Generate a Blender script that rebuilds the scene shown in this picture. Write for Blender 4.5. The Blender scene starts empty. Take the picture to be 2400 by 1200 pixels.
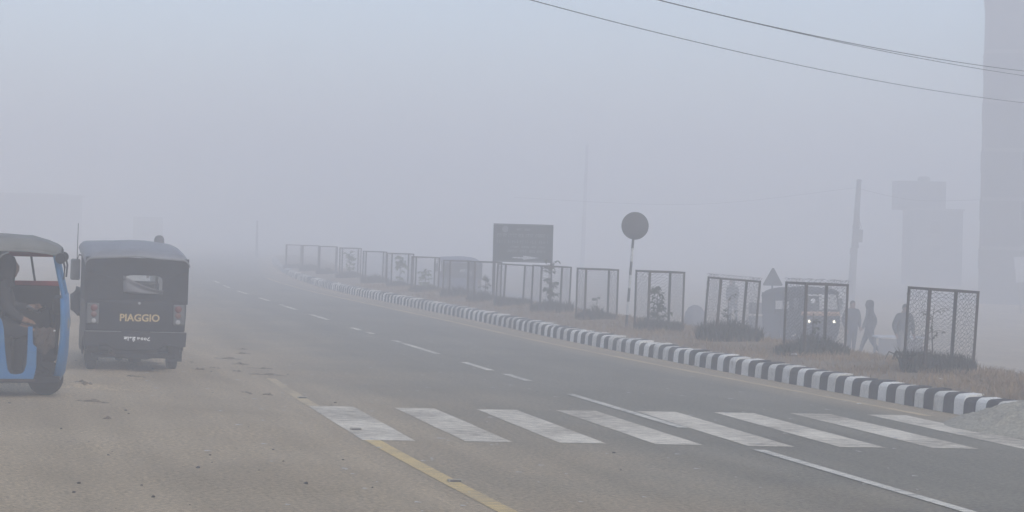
import bpy, bmesh, math, random
from mathutils import Vector, Matrix, noise

R = math.radians
random.seed(7)
SC = bpy.context.scene
COL = SC.collection

# ------------------------------------------------------------------ camera
F_PX = 4400.0
cam_d = bpy.data.cameras.new('camera'); cam = bpy.data.objects.new('camera', cam_d); COL.objects.link(cam)
cam_d.sensor_width = 36.0; cam_d.lens = 36.0 * F_PX / 2400.0
cam_d.clip_start = 0.1; cam_d.clip_end = 3000.0
pitch, roll = math.atan(50 / F_PX), R(1.3)
fwd = Vector((0, math.cos(pitch), -math.sin(pitch)))
r0 = Vector((1, 0, 0)); u0 = r0.cross(fwd)
rt = r0 * math.cos(roll) + u0 * math.sin(roll)
up = -r0 * math.sin(roll) + u0 * math.cos(roll)
cam.matrix_world = Matrix(((rt.x, up.x, -fwd.x, 0), (rt.y, up.y, -fwd.y, 0), (rt.z, up.z, -fwd.z, 2.2), (0, 0, 0, 1)))
SC.camera = cam

# ------------------------------------------------------------------ sky, sun, exposure
SUN_EL, SUN_AZ = R(38), R(150)          # soft sun behind the fog
w = bpy.data.worlds.new('World'); SC.world = w; w.use_nodes = True
nt = w.node_tree; bg = nt.nodes['Background']
sky = nt.nodes.new('ShaderNodeTexSky'); sky.sky_type = 'NISHITA'; sky.sun_disc = False
sky.sun_elevation = SUN_EL; sky.sun_rotation = SUN_AZ
sky.air_density = 1.0; sky.dust_density = 1.0; sky.ozone_density = 1.0
nt.links.new(sky.outputs['Color'], bg.inputs['Color']); bg.inputs['Strength'].default_value = 0.14
sun_d = bpy.data.lights.new('sun', 'SUN'); sun = bpy.data.objects.new('sun', sun_d); COL.objects.link(sun)
sun_d.energy = 1.5; sun_d.angle = R(40); sun_d.color = (1.0, 0.94, 0.86)
sd = Vector((math.sin(SUN_AZ) * math.cos(SUN_EL), math.cos(SUN_AZ) * math.cos(SUN_EL), math.sin(SUN_EL)))
sun.rotation_euler = sd.to_track_quat('Z', 'Y').to_euler()
SC.view_settings.view_transform = 'Standard'; SC.view_settings.look = 'None'
SC.view_settings.exposure = 0.47; SC.view_settings.gamma = 1.0
cy = SC.cycles
cy.max_bounces = 12; cy.diffuse_bounces = 3; cy.glossy_bounces = 2; cy.transmission_bounces = 4
cy.volume_bounces = 6; cy.transparent_max_bounces = 16
cy.use_denoising = True; cy.caustics_reflective = False; cy.caustics_refractive = False

# ------------------------------------------------------------------ materials
MATS = {}
def mat(name, col, rough=0.85, var=0.15, scale=6.0, bump=0.0, bscale=40.0, metal=0.0, col2=None, emit=None, spec=0.3):
    if name in MATS: return MATS[name]
    m = bpy.data.materials.new(name); m.use_nodes = True
    n = m.node_tree.nodes; l = m.node_tree.links; b = n['Principled BSDF']
    b.inputs['Roughness'].default_value = rough; b.inputs['Metallic'].default_value = metal
    b.inputs['Specular IOR Level'].default_value = spec
    tc = n.new('ShaderNodeTexCoord')
    nz = n.new('ShaderNodeTexNoise'); nz.inputs['Scale'].default_value = scale; nz.inputs['Detail'].default_value = 6
    nz.inputs['Roughness'].default_value = 0.65
    l.new(tc.outputs['Object'], nz.inputs['Vector'])
    rp = n.new('ShaderNodeValToRGB')
    c2 = col2 if col2 else tuple(c * (1 + var) for c in col)
    c1 = tuple(c * (1 - var) for c in col) if not col2 else col
    rp.color_ramp.elements[0].position = 0.32; rp.color_ramp.elements[1].position = 0.68
    rp.color_ramp.elements[0].color = (*c1, 1); rp.color_ramp.elements[1].color = (*c2, 1)
    l.new(nz.outputs['Fac'], rp.inputs['Fac']); l.new(rp.outputs['Color'], b.inputs['Base Color'])
    if bump:
        nb = n.new('ShaderNodeTexNoise'); nb.inputs['Scale'].default_value = bscale; nb.inputs['Detail'].default_value = 5
        l.new(tc.outputs['Object'], nb.inputs['Vector'])
        bp = n.new('ShaderNodeBump'); bp.inputs['Strength'].default_value = bump; bp.inputs['Distance'].default_value = 0.02
        l.new(nb.outputs['Fac'], bp.inputs['Height']); l.new(bp.outputs['Normal'], b.inputs['Normal'])
    if emit:
        b.inputs['Emission Color'].default_value = (*emit[0], 1); b.inputs['Emission Strength'].default_value = emit[1]
    MATS[name] = m; return m

def glassy(name, tint, cloud):
    m = bpy.data.materials.new(name); m.use_nodes = True
    n = m.node_tree.nodes; l = m.node_tree.links; n.clear()
    o = n.new('ShaderNodeOutputMaterial'); t = n.new('ShaderNodeBsdfTransparent'); t.inputs[0].default_value = (*tint, 1)
    d = n.new('ShaderNodeBsdfPrincipled'); d.inputs['Base Color'].default_value = (0.35, 0.36, 0.37, 1); d.inputs['Roughness'].default_value = 0.2
    nz = n.new('ShaderNodeTexNoise'); nz.inputs['Scale'].default_value = 5
    ma = n.new('ShaderNodeMath'); ma.operation = 'MULTIPLY'; ma.inputs[1].default_value = cloud * 2
    mx = n.new('ShaderNodeMixShader')
    l.new(nz.outputs['Fac'], ma.inputs[0]); l.new(ma.outputs[0], mx.inputs[0])
    l.new(t.outputs[0], mx.inputs[1]); l.new(d.outputs[0], mx.inputs[2]); l.new(mx.outputs[0], o.inputs[0])
    return m

def ground_mat(name, base, base2, dust=None, dlo=-9.0, dhi=-3.0, streak=False, speck=0.5):
    """surface with aggregate speckle, patches, and a spread of dust measured across the road (u of the UV map)"""
    m = bpy.data.materials.new(name); m.use_nodes = True
    n = m.node_tree.nodes; l = m.node_tree.links; b = n['Principled BSDF']
    b.inputs['Roughness'].default_value = 0.92; b.inputs['Specular IOR Level'].default_value = 0.15
    uv = n.new('ShaderNodeUVMap'); sep = n.new('ShaderNodeSeparateXYZ'); l.new(uv.outputs[0], sep.inputs[0])
    def nz(s, d=6, r=0.6):
        q = n.new('ShaderNodeTexNoise'); q.inputs['Scale'].default_value = s; q.inputs['Detail'].default_value = d
        q.inputs['Roughness'].default_value = r; l.new(uv.outputs[0], q.inputs['Vector']); return q
    big, fine = nz(0.35), nz(22.0, 4, 0.7)
    rp = n.new('ShaderNodeValToRGB'); rp.color_ramp.elements[0].position = 0.3; rp.color_ramp.elements[1].position = 0.7
    rp.color_ramp.elements[0].color = (*base, 1); rp.color_ramp.elements[1].color = (*base2, 1)
    l.new(big.outputs['Fac'], rp.inputs['Fac'])
    cur = rp.outputs['Color']
    if dust:
        mr = n.new('ShaderNodeMapRange'); mr.inputs['From Min'].default_value = dlo; mr.inputs['From Max'].default_value = dhi
        mr.inputs['To Min'].default_value = 1.0; mr.inputs['To Max'].default_value = 0.0
        mr.interpolation_type = 'SMOOTHSTEP'
        wob = nz(0.5, 5); a = n.new('ShaderNodeMath'); a.operation = 'MULTIPLY_ADD'; a.inputs[1].default_value = 5.0
        l.new(wob.outputs['Fac'], a.inputs[0])
        s2 = n.new('ShaderNodeMath'); s2.operation = 'SUBTRACT'; s2.inputs[1].default_value = 2.5
        l.new(sep.outputs['X'], s2.inputs[0]); l.new(s2.outputs[0], a.inputs[2]); l.new(a.outputs[0], mr.inputs['Value'])
        # dusty strip against the kerb as well
        mk = n.new('ShaderNodeMapRange'); mk.inputs['From Min'].default_value = -1.3; mk.inputs['From Max'].default_value = -0.2
        l.new(sep.outputs['X'], mk.inputs['Value'])
        mm = n.new('ShaderNodeMath'); mm.operation = 'MAXIMUM'
        l.new(mr.outputs[0], mm.inputs[0]); l.new(mk.outputs[0], mm.inputs[1])
        mx = n.new('ShaderNodeMix'); mx.data_type = 'RGBA'; mx.inputs['B'].default_value = (*dust, 1)
        l.new(mm.outputs[0], mx.inputs['Factor']); l.new(cur, mx.inputs['A']); cur = mx.outputs['Result']
    mpv = n.new('ShaderNodeMapping'); mpv.inputs['Scale'].default_value = (1.6, 0.10, 1); l.new(uv.outputs[0], mpv.inputs[0])
    stk = n.new('ShaderNodeTexNoise'); stk.inputs['Scale'].default_value = 1.0; stk.inputs['Detail'].default_value = 5; l.new(mpv.outputs[0], stk.inputs['Vector'])
    sm = n.new('ShaderNodeMapRange'); sm.inputs['From Min'].default_value = 0.3; sm.inputs['From Max'].default_value = 0.7; sm.inputs['To Min'].default_value = 0.86; sm.inputs['To Max'].default_value = 1.14
    l.new(stk.outputs['Fac'], sm.inputs['Value'])
    mt = n.new('ShaderNodeMix'); mt.data_type = 'RGBA'; mt.blend_type = 'MULTIPLY'; mt.inputs['Factor'].default_value = 1.0
    l.new(cur, mt.inputs['A']); l.new(sm.outputs[0], mt.inputs['B']); cur = mt.outputs['Result']
    # aggregate speckle, light and dark grains
    sp = n.new('ShaderNodeMapRange'); sp.inputs['From Min'].default_value = 0.36; sp.inputs['From Max'].default_value = 0.64
    sp.inputs['To Min'].default_value = 1 - speck * 0.6; sp.inputs['To Max'].default_value = 1 + speck * 0.6
    l.new(fine.outputs['Fac'], sp.inputs['Value'])
    mu = n.new('ShaderNodeMix'); mu.data_type = 'RGBA'; mu.blend_type = 'MULTIPLY'; mu.inputs['Factor'].default_value = 1.0
    l.new(cur, mu.inputs['A']); l.new(sp.outputs[0], mu.inputs['B']); cur = mu.outputs['Result']
    vo = n.new('ShaderNodeTexVoronoi'); vo.inputs['Scale'].default_value = 9.0; l.new(uv.outputs[0], vo.inputs['Vector'])
    lt = n.new('ShaderNodeMath'); lt.operation = 'LESS_THAN'; lt.inputs[1].default_value = 0.07; l.new(vo.outputs['Distance'], lt.inputs[0])
    m2 = n.new('ShaderNodeMath'); m2.operation = 'MULTIPLY'; m2.inputs[1].default_value = 0.5; l.new(lt.outputs[0], m2.inputs[0])
    mg = n.new('ShaderNodeMix'); mg.data_type = 'RGBA'; mg.inputs['B'].default_value = (0.42, 0.40, 0.37, 1)
    l.new(m2.outputs[0], mg.inputs['Factor']); l.new(cur, mg.inputs['A']); cur = mg.outputs['Result']
    l.new(cur, b.inputs['Base Color'])
    bp = n.new('ShaderNodeBump'); bp.inputs['Strength'].default_value = 0.5; bp.inputs['Distance'].default_value = 0.02
    l.new(fine.outputs['Fac'], bp.inputs['Height']); l.new(bp.outputs['Normal'], b.inputs['Normal'])
    return m

def paint_mat(name, col, under, lo, hi, each=False):
    """road paint worn through to the surface below in flecks and drag marks"""
    m = bpy.data.materials.new(name); m.use_nodes = True
    n = m.node_tree.nodes; l = m.node_tree.links; b = n['Principled BSDF']; b.inputs['Roughness'].default_value = 0.8
    b.inputs['Specular IOR Level'].default_value = 0.15
    tc = n.new('ShaderNodeTexCoord'); mp = n.new('ShaderNodeMapping'); mp.inputs['Scale'].default_value = (5, 14, 5)
    src = tc.outputs['Object']
    if each:                                 # every block gets its own wear
        oi = n.new('ShaderNodeObjectInfo'); va = n.new('ShaderNodeVectorMath'); va.operation = 'ADD'
        l.new(src, va.inputs[0]); l.new(oi.outputs['Location'], va.inputs[1]); src = va.outputs[0]
    l.new(src, mp.inputs[0])
    a = n.new('ShaderNodeTexNoise'); a.inputs['Scale'].default_value = 1.0; a.inputs['Detail'].default_value = 9; a.inputs['Roughness'].default_value = 0.7
    l.new(mp.outputs[0], a.inputs['Vector'])
    c = n.new('ShaderNodeTexNoise'); c.inputs['Scale'].default_value = 0.6; c.inputs['Detail'].default_value = 3; l.new(src, c.inputs['Vector'])
    if each: c.inputs['Scale'].default_value = 2.2; mp.inputs['Scale'].default_value = (9, 9, 7)
    ad = n.new('ShaderNodeMath'); ad.operation = 'MULTIPLY_ADD'; ad.inputs[1].default_value = 0.55; l.new(c.outputs['Fac'], ad.inputs[0]); l.new(a.outputs['Fac'], ad.inputs[2])
    mr = n.new('ShaderNodeMapRange'); mr.inputs['From Min'].default_value = lo; mr.inputs['From Max'].default_value = hi
    l.new(ad.outputs[0], mr.inputs['Value'])
    mx = n.new('ShaderNodeMix'); mx.data_type = 'RGBA'; mx.inputs['A'].default_value = (*col, 1); mx.inputs['B'].default_value = (*under, 1)
    l.new(mr.outputs[0], mx.inputs['Factor']); l.new(mx.outputs['Result'], b.inputs['Base Color'])
    return m

DUST = (0.325, 0.256, 0.166)
M_ROAD = ground_mat('asphalt', (0.146, 0.134, 0.102), (0.205, 0.186, 0.144), DUST, -9.5, -4.2, speck=0.6)
M_DIRT = ground_mat('dirt', (0.275, 0.213, 0.134), (0.37, 0.296, 0.196), None, speck=0.6)
M_OPP = ground_mat('dusty_asphalt', (0.16, 0.155, 0.148), (0.2, 0.19, 0.18), None, speck=0.4)
M_WPAINT = paint_mat('white_paint', (0.72, 0.655, 0.53), (0.24, 0.205, 0.155), 0.66, 0.96)
M_WPAINT2 = paint_mat('dash_paint', (0.68, 0.64, 0.54), (0.18, 0.17, 0.15), 0.70, 0.98)
M_YPAINT = paint_mat('yellow_paint', (0.60, 0.44, 0.18), (0.30, 0.24, 0.16), 0.66, 0.98)
M_YPAINT2 = paint_mat('faded_yellow_paint', (0.55, 0.43, 0.25), (0.28, 0.23, 0.16), 0.62, 0.95)
M_KW = [paint_mat('kerb_white_%d' % i, c, (0.36, 0.33, 0.28), lo, lo + .28, True) for i, (c, lo) in enumerate([((0.73, 0.70, 0.63), .82), ((0.64, 0.61, 0.54), .76), ((0.78, 0.755, 0.69), .88), ((0.68, 0.66, 0.6), .72)])]
M_KB = [paint_mat('kerb_black_%d' % i, c, (0.10, 0.093, 0.083), lo, lo + .3, True) for i, (c, lo) in enumerate([((0.018, 0.018, 0.02), .84), ((0.03, 0.029, 0.03), .78), ((0.014, 0.014, 0.016), .9)])]
M_GRASS = mat('dry_grass', (0.17, 0.115, 0.066), 0.9, col2=(0.33, 0.235, 0.14), scale=1.2)
M_SOIL = mat('median_soil', (0.16, 0.118, 0.078), 0.95, col2=(0.24, 0.185, 0.125), scale=2.0, bump=0.6, bscale=14)
M_WEED = mat('dark_weed', (0.024, 0.023, 0.016), 0.9, col2=(0.05, 0.046, 0.03), scale=5)
M_LEAF = mat('leaf_green', (0.03, 0.045, 0.018), 0.75, col2=(0.07, 0.085, 0.035), scale=8)
M_LEAFP = mat('leaf_pale', (0.09, 0.12, 0.045), 0.75, col2=(0.16, 0.19, 0.08), scale=8)
M_STEM = mat('stem_brown', (0.07, 0.055, 0.04), 0.9, 0.2)
M_IRON = mat('rusted_iron', (0.035, 0.026, 0.022), 0.8, col2=(0.06, 0.042, 0.035), scale=14)
M_WIRE = mat('mesh_wire', (0.08, 0.075, 0.07), 0.7, 0.25, 20, metal=0.3)
M_SAND = mat('grey_sand', (0.20, 0.18, 0.135), 0.95, col2=(0.44, 0.405, 0.315), scale=26, bump=0.9, bscale=22)
M_BLACK = mat('black_paint', (0.012, 0.013, 0.017), 0.55, 0.3, 8, spec=0.2)
M_VINYL = mat('black_vinyl', (0.018, 0.019, 0.022), 0.7, 0.3, 5, 0.25, 12, spec=0.2)
M_ROOFV = mat('grey_roof_vinyl', (0.19, 0.195, 0.21), 0.5, 0.2, 3, 0.3, 8, spec=0.4)
M_CANV = mat('faded_canvas', (0.12, 0.125, 0.12), 0.8, col2=(0.2, 0.2, 0.19), scale=3, bump=0.5, bscale=9)
M_BLUE = mat('blue_paint', (0.014, 0.12, 0.31), 0.55, scale=5, bump=0.35, bscale=5, col2=(0.045, 0.155, 0.30), spec=0.3)
M_NAVY = mat('navy_paint', (0.014, 0.018, 0.03), 0.5, 0.15, 4)
M_DBLUE = mat('slate_blue_paint', (0.07, 0.085, 0.14), 0.5, 0.15, 4)
M_DARK = mat('dark_interior', (0.009, 0.009, 0.010), 0.85, 0.3, 6)
M_RUB = mat('rubber', (0.025, 0.025, 0.026), 0.85, 0.3, 12)
M_STEEL = mat('steel', (0.32, 0.33, 0.34), 0.4, 0.2, 20, metal=0.8)
M_RIM = mat('dusty_rim', (0.22, 0.2, 0.18), 0.7, 0.2, 12)
M_RED = mat('red_trim', (0.27, 0.02, 0.028), 0.6, 0.2, 8)
M_LENSR = mat('red_lens', (0.13, 0.03, 0.026), 0.25, 0.1, 20)
M_LENSA = mat('amber_lens', (0.16, 0.075, 0.06), 0.25, 0.1, 20)
M_LENSW = mat('white_lens', (0.34, 0.34, 0.34), 0.2, 0.1, 20)
M_GOLD = mat('gold_letters', (0.50, 0.37, 0.18), 0.45, 0.1, 20)
M_WHITE = mat('white_letters', (0.75, 0.75, 0.75), 0.6, 0.05, 20)
M_MIRB = mat('mirror_shell', (0.16, 0.165, 0.17), 0.5, 0.15, 10)
M_GLASS = glassy('clear_glass', (0.93, 0.95, 0.95), 0.06)
M_PLAST = glassy('cloudy_plastic', (0.88, 0.89, 0.9), 0.16)
M_ROLL = mat('rolled_plastic', (0.10, 0.10, 0.11), 0.35, 0.3, 9)
M_LAMP = mat('lit_headlamp', (0.9, 0.85, 0.7), 0.3, 0.0, emit=((1.0, 0.9, 0.7), 2.6))
M_CREAM = mat('orange_cream_stripe', (0.42, 0.26, 0.16), 0.6, 0.1, 8)
M_SIGN = mat('sign_board_green', (0.028, 0.036, 0.034), 0.6, 0.15, 3)
M_SIGNT = mat('sign_letter', (0.16, 0.17, 0.17), 0.6, 0.05, 3)
M_SIGNB = mat('sign_back', (0.05, 0.05, 0.052), 0.6, 0.1, 4)
M_PW = mat('pole_white', (0.5, 0.5, 0.49), 0.7, 0.15, 10)
M_CONC = mat('concrete', (0.2, 0.195, 0.19), 0.9, 0.12, 1.5)
M_CONCD = mat('dark_plaster', (0.10, 0.10, 0.105), 0.9, 0.15, 1.0)
M_BOARD = mat('pale_board', (0.42, 0.43, 0.45), 0.7, 0.08, 3)
M_CABLE = mat('cable', (0.02, 0.02, 0.022), 0.7, 0.1)
M_JACK = [mat('jacket_%d' % i, c, 0.9, 0.15, 6) for i, c in enumerate([(0.022, 0.022, 0.026), (0.05, 0.052, 0.06), (0.04, 0.042, 0.04), (0.03, 0.03, 0.035)])]
M_TROU = [mat('trousers_%d' % i, c, 0.9, 0.15, 6) for i, c in enumerate([(0.02, 0.022, 0.03), (0.05, 0.05, 0.052), (0.16, 0.15, 0.13)])]
M_SKIN = mat('skin', (0.22, 0.125, 0.085), 0.6, 0.08, 12)
M_HAIR = mat('hair', (0.012, 0.01, 0.009), 0.7, 0.2, 30)
M_LIT = mat('litter_white', (0.55, 0.55, 0.54), 0.7, 0.1, 20)
M_PEB = mat('pebble_dark', (0.035, 0.032, 0.03), 0.9, 0.3, 30)
M_CLOTH = mat('brown_cloth', (0.05, 0.042, 0.036), 0.95, col2=(0.11, 0.08, 0.065), scale=14)
M_LAMPH = mat('lamp_housing', (0.09, 0.092, 0.095), 0.5, 0.15, 10)
M_STUD = mat('road_stud', (0.3, 0.27, 0.2), 0.6, 0.15, 20)

# ------------------------------------------------------------------ mesh helpers
class MB:
    def __init__(s): s.v = []; s.f = []
    def add(s, vs, fs):
        o = len(s.v); s.v += [tuple(p) for p in vs]; s.f += [tuple(i + o for i in q) for q in fs]; return s
    def box(s, c, d, rot=None):
        x, y, z = d[0] / 2, d[1] / 2, d[2] / 2
        p = [Vector(q) for q in ((-x, -y, -z), (x, -y, -z), (x, y, -z), (-x, y, -z), (-x, -y, z), (x, -y, z), (x, y, z), (-x, y, z))]
        if rot is not None: p = [rot @ q for q in p]
        return s.add([q + Vector(c) for q in p], [(0, 3, 2, 1), (4, 5, 6, 7), (0, 1, 5, 4), (1, 2, 6, 5), (2, 3, 7, 6), (3, 0, 4, 7)])
    def loft(s, rings, closed=True, caps=True):
        n = len(rings[0]); vs = [p for r in rings for p in r]; fs = []
        for i in range(len(rings) - 1):
            for j in range(n if closed else n - 1):
                k = (j + 1) % n
                fs.append((i * n + j, i * n + k, (i + 1) * n + k, (i + 1) * n + j))
        if caps and closed:
            fs.append(tuple(range(n - 1, -1, -1))); fs.append(tuple((len(rings) - 1) * n + j for j in range(n)))
        return s.add(vs, fs)
    def tube(s, pts, r, n=8):
        pts = [Vector(p) for p in pts]; rings = []
        for i, p in enumerate(pts):
            t = (pts[min(i + 1, len(pts) - 1)] - pts[max(i - 1, 0)]).normalized()
            a = t.cross(Vector((0, 0, 1)) if abs(t.z) < 0.9 else Vector((1, 0, 0))).normalized(); b = t.cross(a)
            rr = r[i] if isinstance(r, (list, tuple)) else r
            rings.append([p + (a * math.cos(6.28319 * k / n) + b * math.sin(6.28319 * k / n)) * rr for k in range(n)])
        return s.loft(rings)
    def lathe(s, prof, c, axis='X', n=24):
        rings = []
        for r, h in prof:
            ring = []
            for k in range(n):
                a = 6.28319 * k / n; x, y = r * math.cos(a), r * math.sin(a)
                q = {'X': (h, x, y), 'Y': (y, h, x), 'Z': (x, y, h)}[axis]
                ring.append((c[0] + q[0], c[1] + q[1], c[2] + q[2]))
            rings.append(ring)
        return s.loft(rings)
    def slab(s, poly, axis, a, b):
        """polygon (2-D) pulled out along an axis from a to b"""
        def P(p, h): return {'X': (h, p[0], p[1]), 'Y': (p[0], h, p[1]), 'Z': (p[0], p[1], h)}[axis]
        return s.loft([[P(p, a) for p in poly], [P(p, b) for p in poly]])
    def mesh(s, name, fix=True):
        me = bpy.data.meshes.new(name); me.from_pydata(s.v, [], s.f)
        if fix:
            bm = bmesh.new(); bm.from_mesh(me); bmesh.ops.recalc_face_normals(bm, faces=bm.faces); bm.to_mesh(me); bm.free()
        return me
    def build(s, name, m, parent=None, smooth=False, bevel=0.0, solid=0.0, fix=True):
        me = s.mesh(name, fix); return link(name, me, m, parent, smooth, bevel, solid)

def link(name, me, m=None, parent=None, smooth=False, bevel=0.0, solid=0.0):
    if m is not None and not me.materials: me.materials.append(m)
    if smooth:
        me.polygons.foreach_set('use_smooth', [True] * len(me.polygons))
        try: me.set_sharp_from_angle(angle=R(40))
        except Exception: pass
    o = bpy.data.objects.new(name, me); COL.objects.link(o)
    if parent: o.parent = parent
    if solid:
        q = o.modifiers.new('solid', 'SOLIDIFY'); q.thickness = solid; q.offset = 0
    if bevel:
        q = o.modifiers.new('bevel', 'BEVEL'); q.width = bevel; q.segments = 2; q.limit_method = 'ANGLE'
    return o
def tag(o, label=None, cat=None, group=None, kind=None):
    if label: o['label'] = label
    if cat: o['category'] = cat
    if group: o['group'] = group
    if kind: o['kind'] = kind
    return o
def thing(name, label, cat, loc, rz=0.0, group=None, tilt=(0, 0)):
    o = bpy.data.objects.new(name, None); COL.objects.link(o); o.empty_display_size = 0.2
    o.location = loc; o.rotation_euler = (tilt[0], tilt[1], rz)
    return tag(o, label, cat, group)
def text_mesh(body, size, extrude=0.004, offset=0.0, shear=0.0):
    c = bpy.data.curves.new('lettering', 'FONT'); c.body = body; c.size = size; c.extrude = extrude; c.offset = offset
    c.align_x = 'CENTER'; c.align_y = 'CENTER'; c.resolution_u = 3
    o = bpy.data.objects.new('lettering', c); COL.objects.link(o)
    me = bpy.data.meshes.new_from_object(o.evaluated_get(bpy.context.evaluated_depsgraph_get()))
    bpy.data.objects.remove(o); return me

# ------------------------------------------------------------------ lie of the land
KN = [(-400, 146), (0, 13.9), (10, 10.5), (15, 8.85), (20, 7.2), (24.58, 5.75), (28.5, 4.42), (33, 3.03), (40, .99), (46, -.45), (52, -2.07), (58, -3.65),
      (65.5, -5.68), (72, -7.2), (80, -8.93), (90, -10.75), (110, -13.9), (140, -18), (450, -45)]
def lerp(tab, q):
    if q <= tab[0][0]: return tab[0][1]
    for (a, b), (c, d) in zip(tab, tab[1:]):
        if q <= c: return b + (d - b) * (q - a) / (c - a)
    return tab[-1][1]
def xk(y):                                   # kerb foot, smoothed
    return sum(lerp(KN, y + d) for d in (-3, -1.5, 0, 1.5, 3)) / 5
def xc(y):                                   # lane line
    return 3.2077e-4 * (y - 40) ** 2 - 0.264579 * (y - 40) - 2.887354 if y < 60 else xk(y) - 3.85
def xl(y):                                   # left edge line
    return 2.34994e-3 * (y - 40) ** 2 - 0.187647 * (y - 40) - 6.188727 if y < 28 else xk(y) - 8.15
ZG = [(-400, 0.6), (-30, 0.3), (-14, 0.13), (-11.5, 0.09), (-10.0, 0.06), (-9.2, 0.02), (-8.6, -0.06), (0.3, -0.06), (0.5, -0.05), (3.6, -0.05), (5, -0.5), (8, -0.9), (13, -1.12), (30, -1.25), (400, -1.3)]
def zg(x, y):
    u = x - xk(y)
    sh = max(0.0, min(1.0, (y - 26.5) / 3.0)) * (0.55 + 0.5 * noise.noise((y * 0.55, 2.2, 0.0)) + 0.25 * noise.noise((y * 1.9, x * .5, 5.0)))
    z = lerp(ZG, u - sh if -20 < u < 0 else u)
    if -60 < u < -7.2:                       # rutted dirt beside the road
        k = max(0.0, min(1.0, (-8.2 + sh - u) / 1.5))
        z += k * (0.06 * noise.noise((x * 0.45, y * 0.3, 1.7)) + 0.03 * noise.noise((x * 1.7, y * 0.9, 4.1)) + 0.016 * noise.noise((x * 4.3, y * 2.6, 8.1)))
        if y > 24.4:                         # low broken ledges of caked dirt
            t = y * 0.55 + x * 0.25 + 2.2 * noise.noise((x * 0.5, y * 0.35, 9.0)); f = t - math.floor(t)
            z += k * 0.085 * (f if f < .93 else (1 - f) / .07) * max(0.0, 0.35 + 0.9 * noise.noise((x * 0.55, y * 0.4, 3.3)))
    return z
ZM = [(0.26, 0.235), (0.6, 0.27), (1.8, 0.32), (3.0, 0.26), (3.8, 0.1), (5.2, -0.62)]
def zmed(x, y):
    u = x - xk(y); z = lerp(ZM, u) + 0.035 * noise.noise((x * 0.9, y * 0.7, 0.3)) * (0.2 + min(1, max(0, u - 0.3)))
    e = max(0.0, min(1.0, (y - 21.6) / 1.6)); return -0.08 + (z + 0.08) * e * e * (3 - 2 * e)

def sheet(name, us, ys, zf, m, kind='structure', base=None, smooth=True):
    vs, fs, uvs = [], [], []
    for y in ys:
        k = xk(y)
        for u in us:
            x = k + u; vs.append((x, y, zf(x, y))); uvs.append((u, y))
    n = len(us)
    for i in range(len(ys) - 1):
        for j in range(n - 1): fs.append((i * n + j, i * n + j + 1, (i + 1) * n + j + 1, (i + 1) * n + j))
    me = bpy.data.meshes.new(name); me.from_pydata(vs, [], fs)
    uvl = me.uv_layers.new(name='UVMap')
    for lp in me.loops: uvl.data[lp.index].uv = uvs[lp.vertex_index]
    o = link(name, me, m, None, smooth); o['kind'] = kind; return o

def steps(*segs):
    out = []
    for a, b, d in segs:
        n = max(1, int(round((b - a) / d))); out += [a + (b - a) * i / n for i in range(n)]
    return out + [segs[-1][1]]
us = steps((-380, -60, 40), (-60, -20, 5), (-20, -14.2, 0.6), (-14.2, -7.4, 0.10), (-7.4, 3, 1.5), (3, 15, 0.6), (15, 60, 5), (60, 380, 40))
ys = steps((-90, 10, 10), (10, 17, 0.5), (17, 24, 0.15), (24, 42, 0.075), (42, 60, 0.5), (60, 140, 3), (140, 430, 30))
sheet('ground', us, ys, zg, M_DIRT)
road = sheet('road', steps((-9.6, 0.05, 0.65)), steps((-90, 10, 10), (10, 100, 1.0), (100, 430, 15)), lambda x, y: 0.0, M_ROAD)
opp = sheet('opposite_road', steps((6.2, 13.6, 0.5)), steps((18, 140, 2), (140, 430, 30)), lambda x, y: zg(x, y) + 0.02, M_OPP)
median = sheet('median', steps((0.26, 5.2, 0.16)), steps((21.6, 50, 0.2), (50, 140, 1.0)), zmed, M_SOIL)

# ------------------------------------------------------------------ painted markings (parts of the road)
def strip(name, fx, y0, y1, wd, m, z=0.004, n=None, parent=road, ends=(0, 0)):
    n = n or max(2, int((y1 - y0) / 0.6)); L, Rr = [], []
    for i in range(n + 1):
        y = y0 + (y1 - y0) * i / n; x = fx(y)
        L.append((x - wd / 2, y + ends[0] * (i == 0), z)); Rr.append((x + wd / 2, y + ends[1] * (i == 0), z))
    b = MB(); b.loft([L, Rr], closed=False); return b.build(name, m, parent)
strip('edge_line', xl, 11.0, 19.75, 0.17, M_YPAINT, 0.004)
strip('edge_line', xl, 23.4, 25.6, 0.155, M_YPAINT2, 0.004)
strip('edge_line', xl, 25.6, 27.6, 0.13, M_YPAINT2, 0.004)
strip('edge_line', lambda y: xk(y) - (0.55 + 0.012 * max(0, y - 26)), 24.0, 85.0, 0.13, M_YPAINT2, 0.004)
for a, b, dx in ((6.5, 11, 0), (13.9, 19.65, 0), (21.75, 26.05, -.02), (28.2, 29.5, 0.02), (30.2, 32.0, -.03), (34.05, 37.1, 0), (37.3, 38.0, 0), (40.2, 40.9, 0.0), (41.6, 42.6, -.02),
                 (46.1, 48.9, 0), (51.4, 54.9, 0), (57.3, 60.0, 0), (63, 66, 0), (69, 72, 0), (75, 78, 0)):
    strip('lane_dash', lambda y: xc(y) + dx, a, b, 0.125, M_WPAINT2, 0.0085)
NEAR = [(-1.53, 19.74), (-.45, 19.84), (.55, 19.90), (1.58, 19.97), (2.56, 20.0), (3.56, 20.1), (4.58, 20.21), (5.6, 20.3)]
FAR = [(-2.50, 23.42), (-1.42, 23.43), (-.40, 23.5), (.60, 23.6), (1.62, 23.72), (2.61, 23.81), (3.60, 23.92), (4.58, 23.98)]
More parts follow.
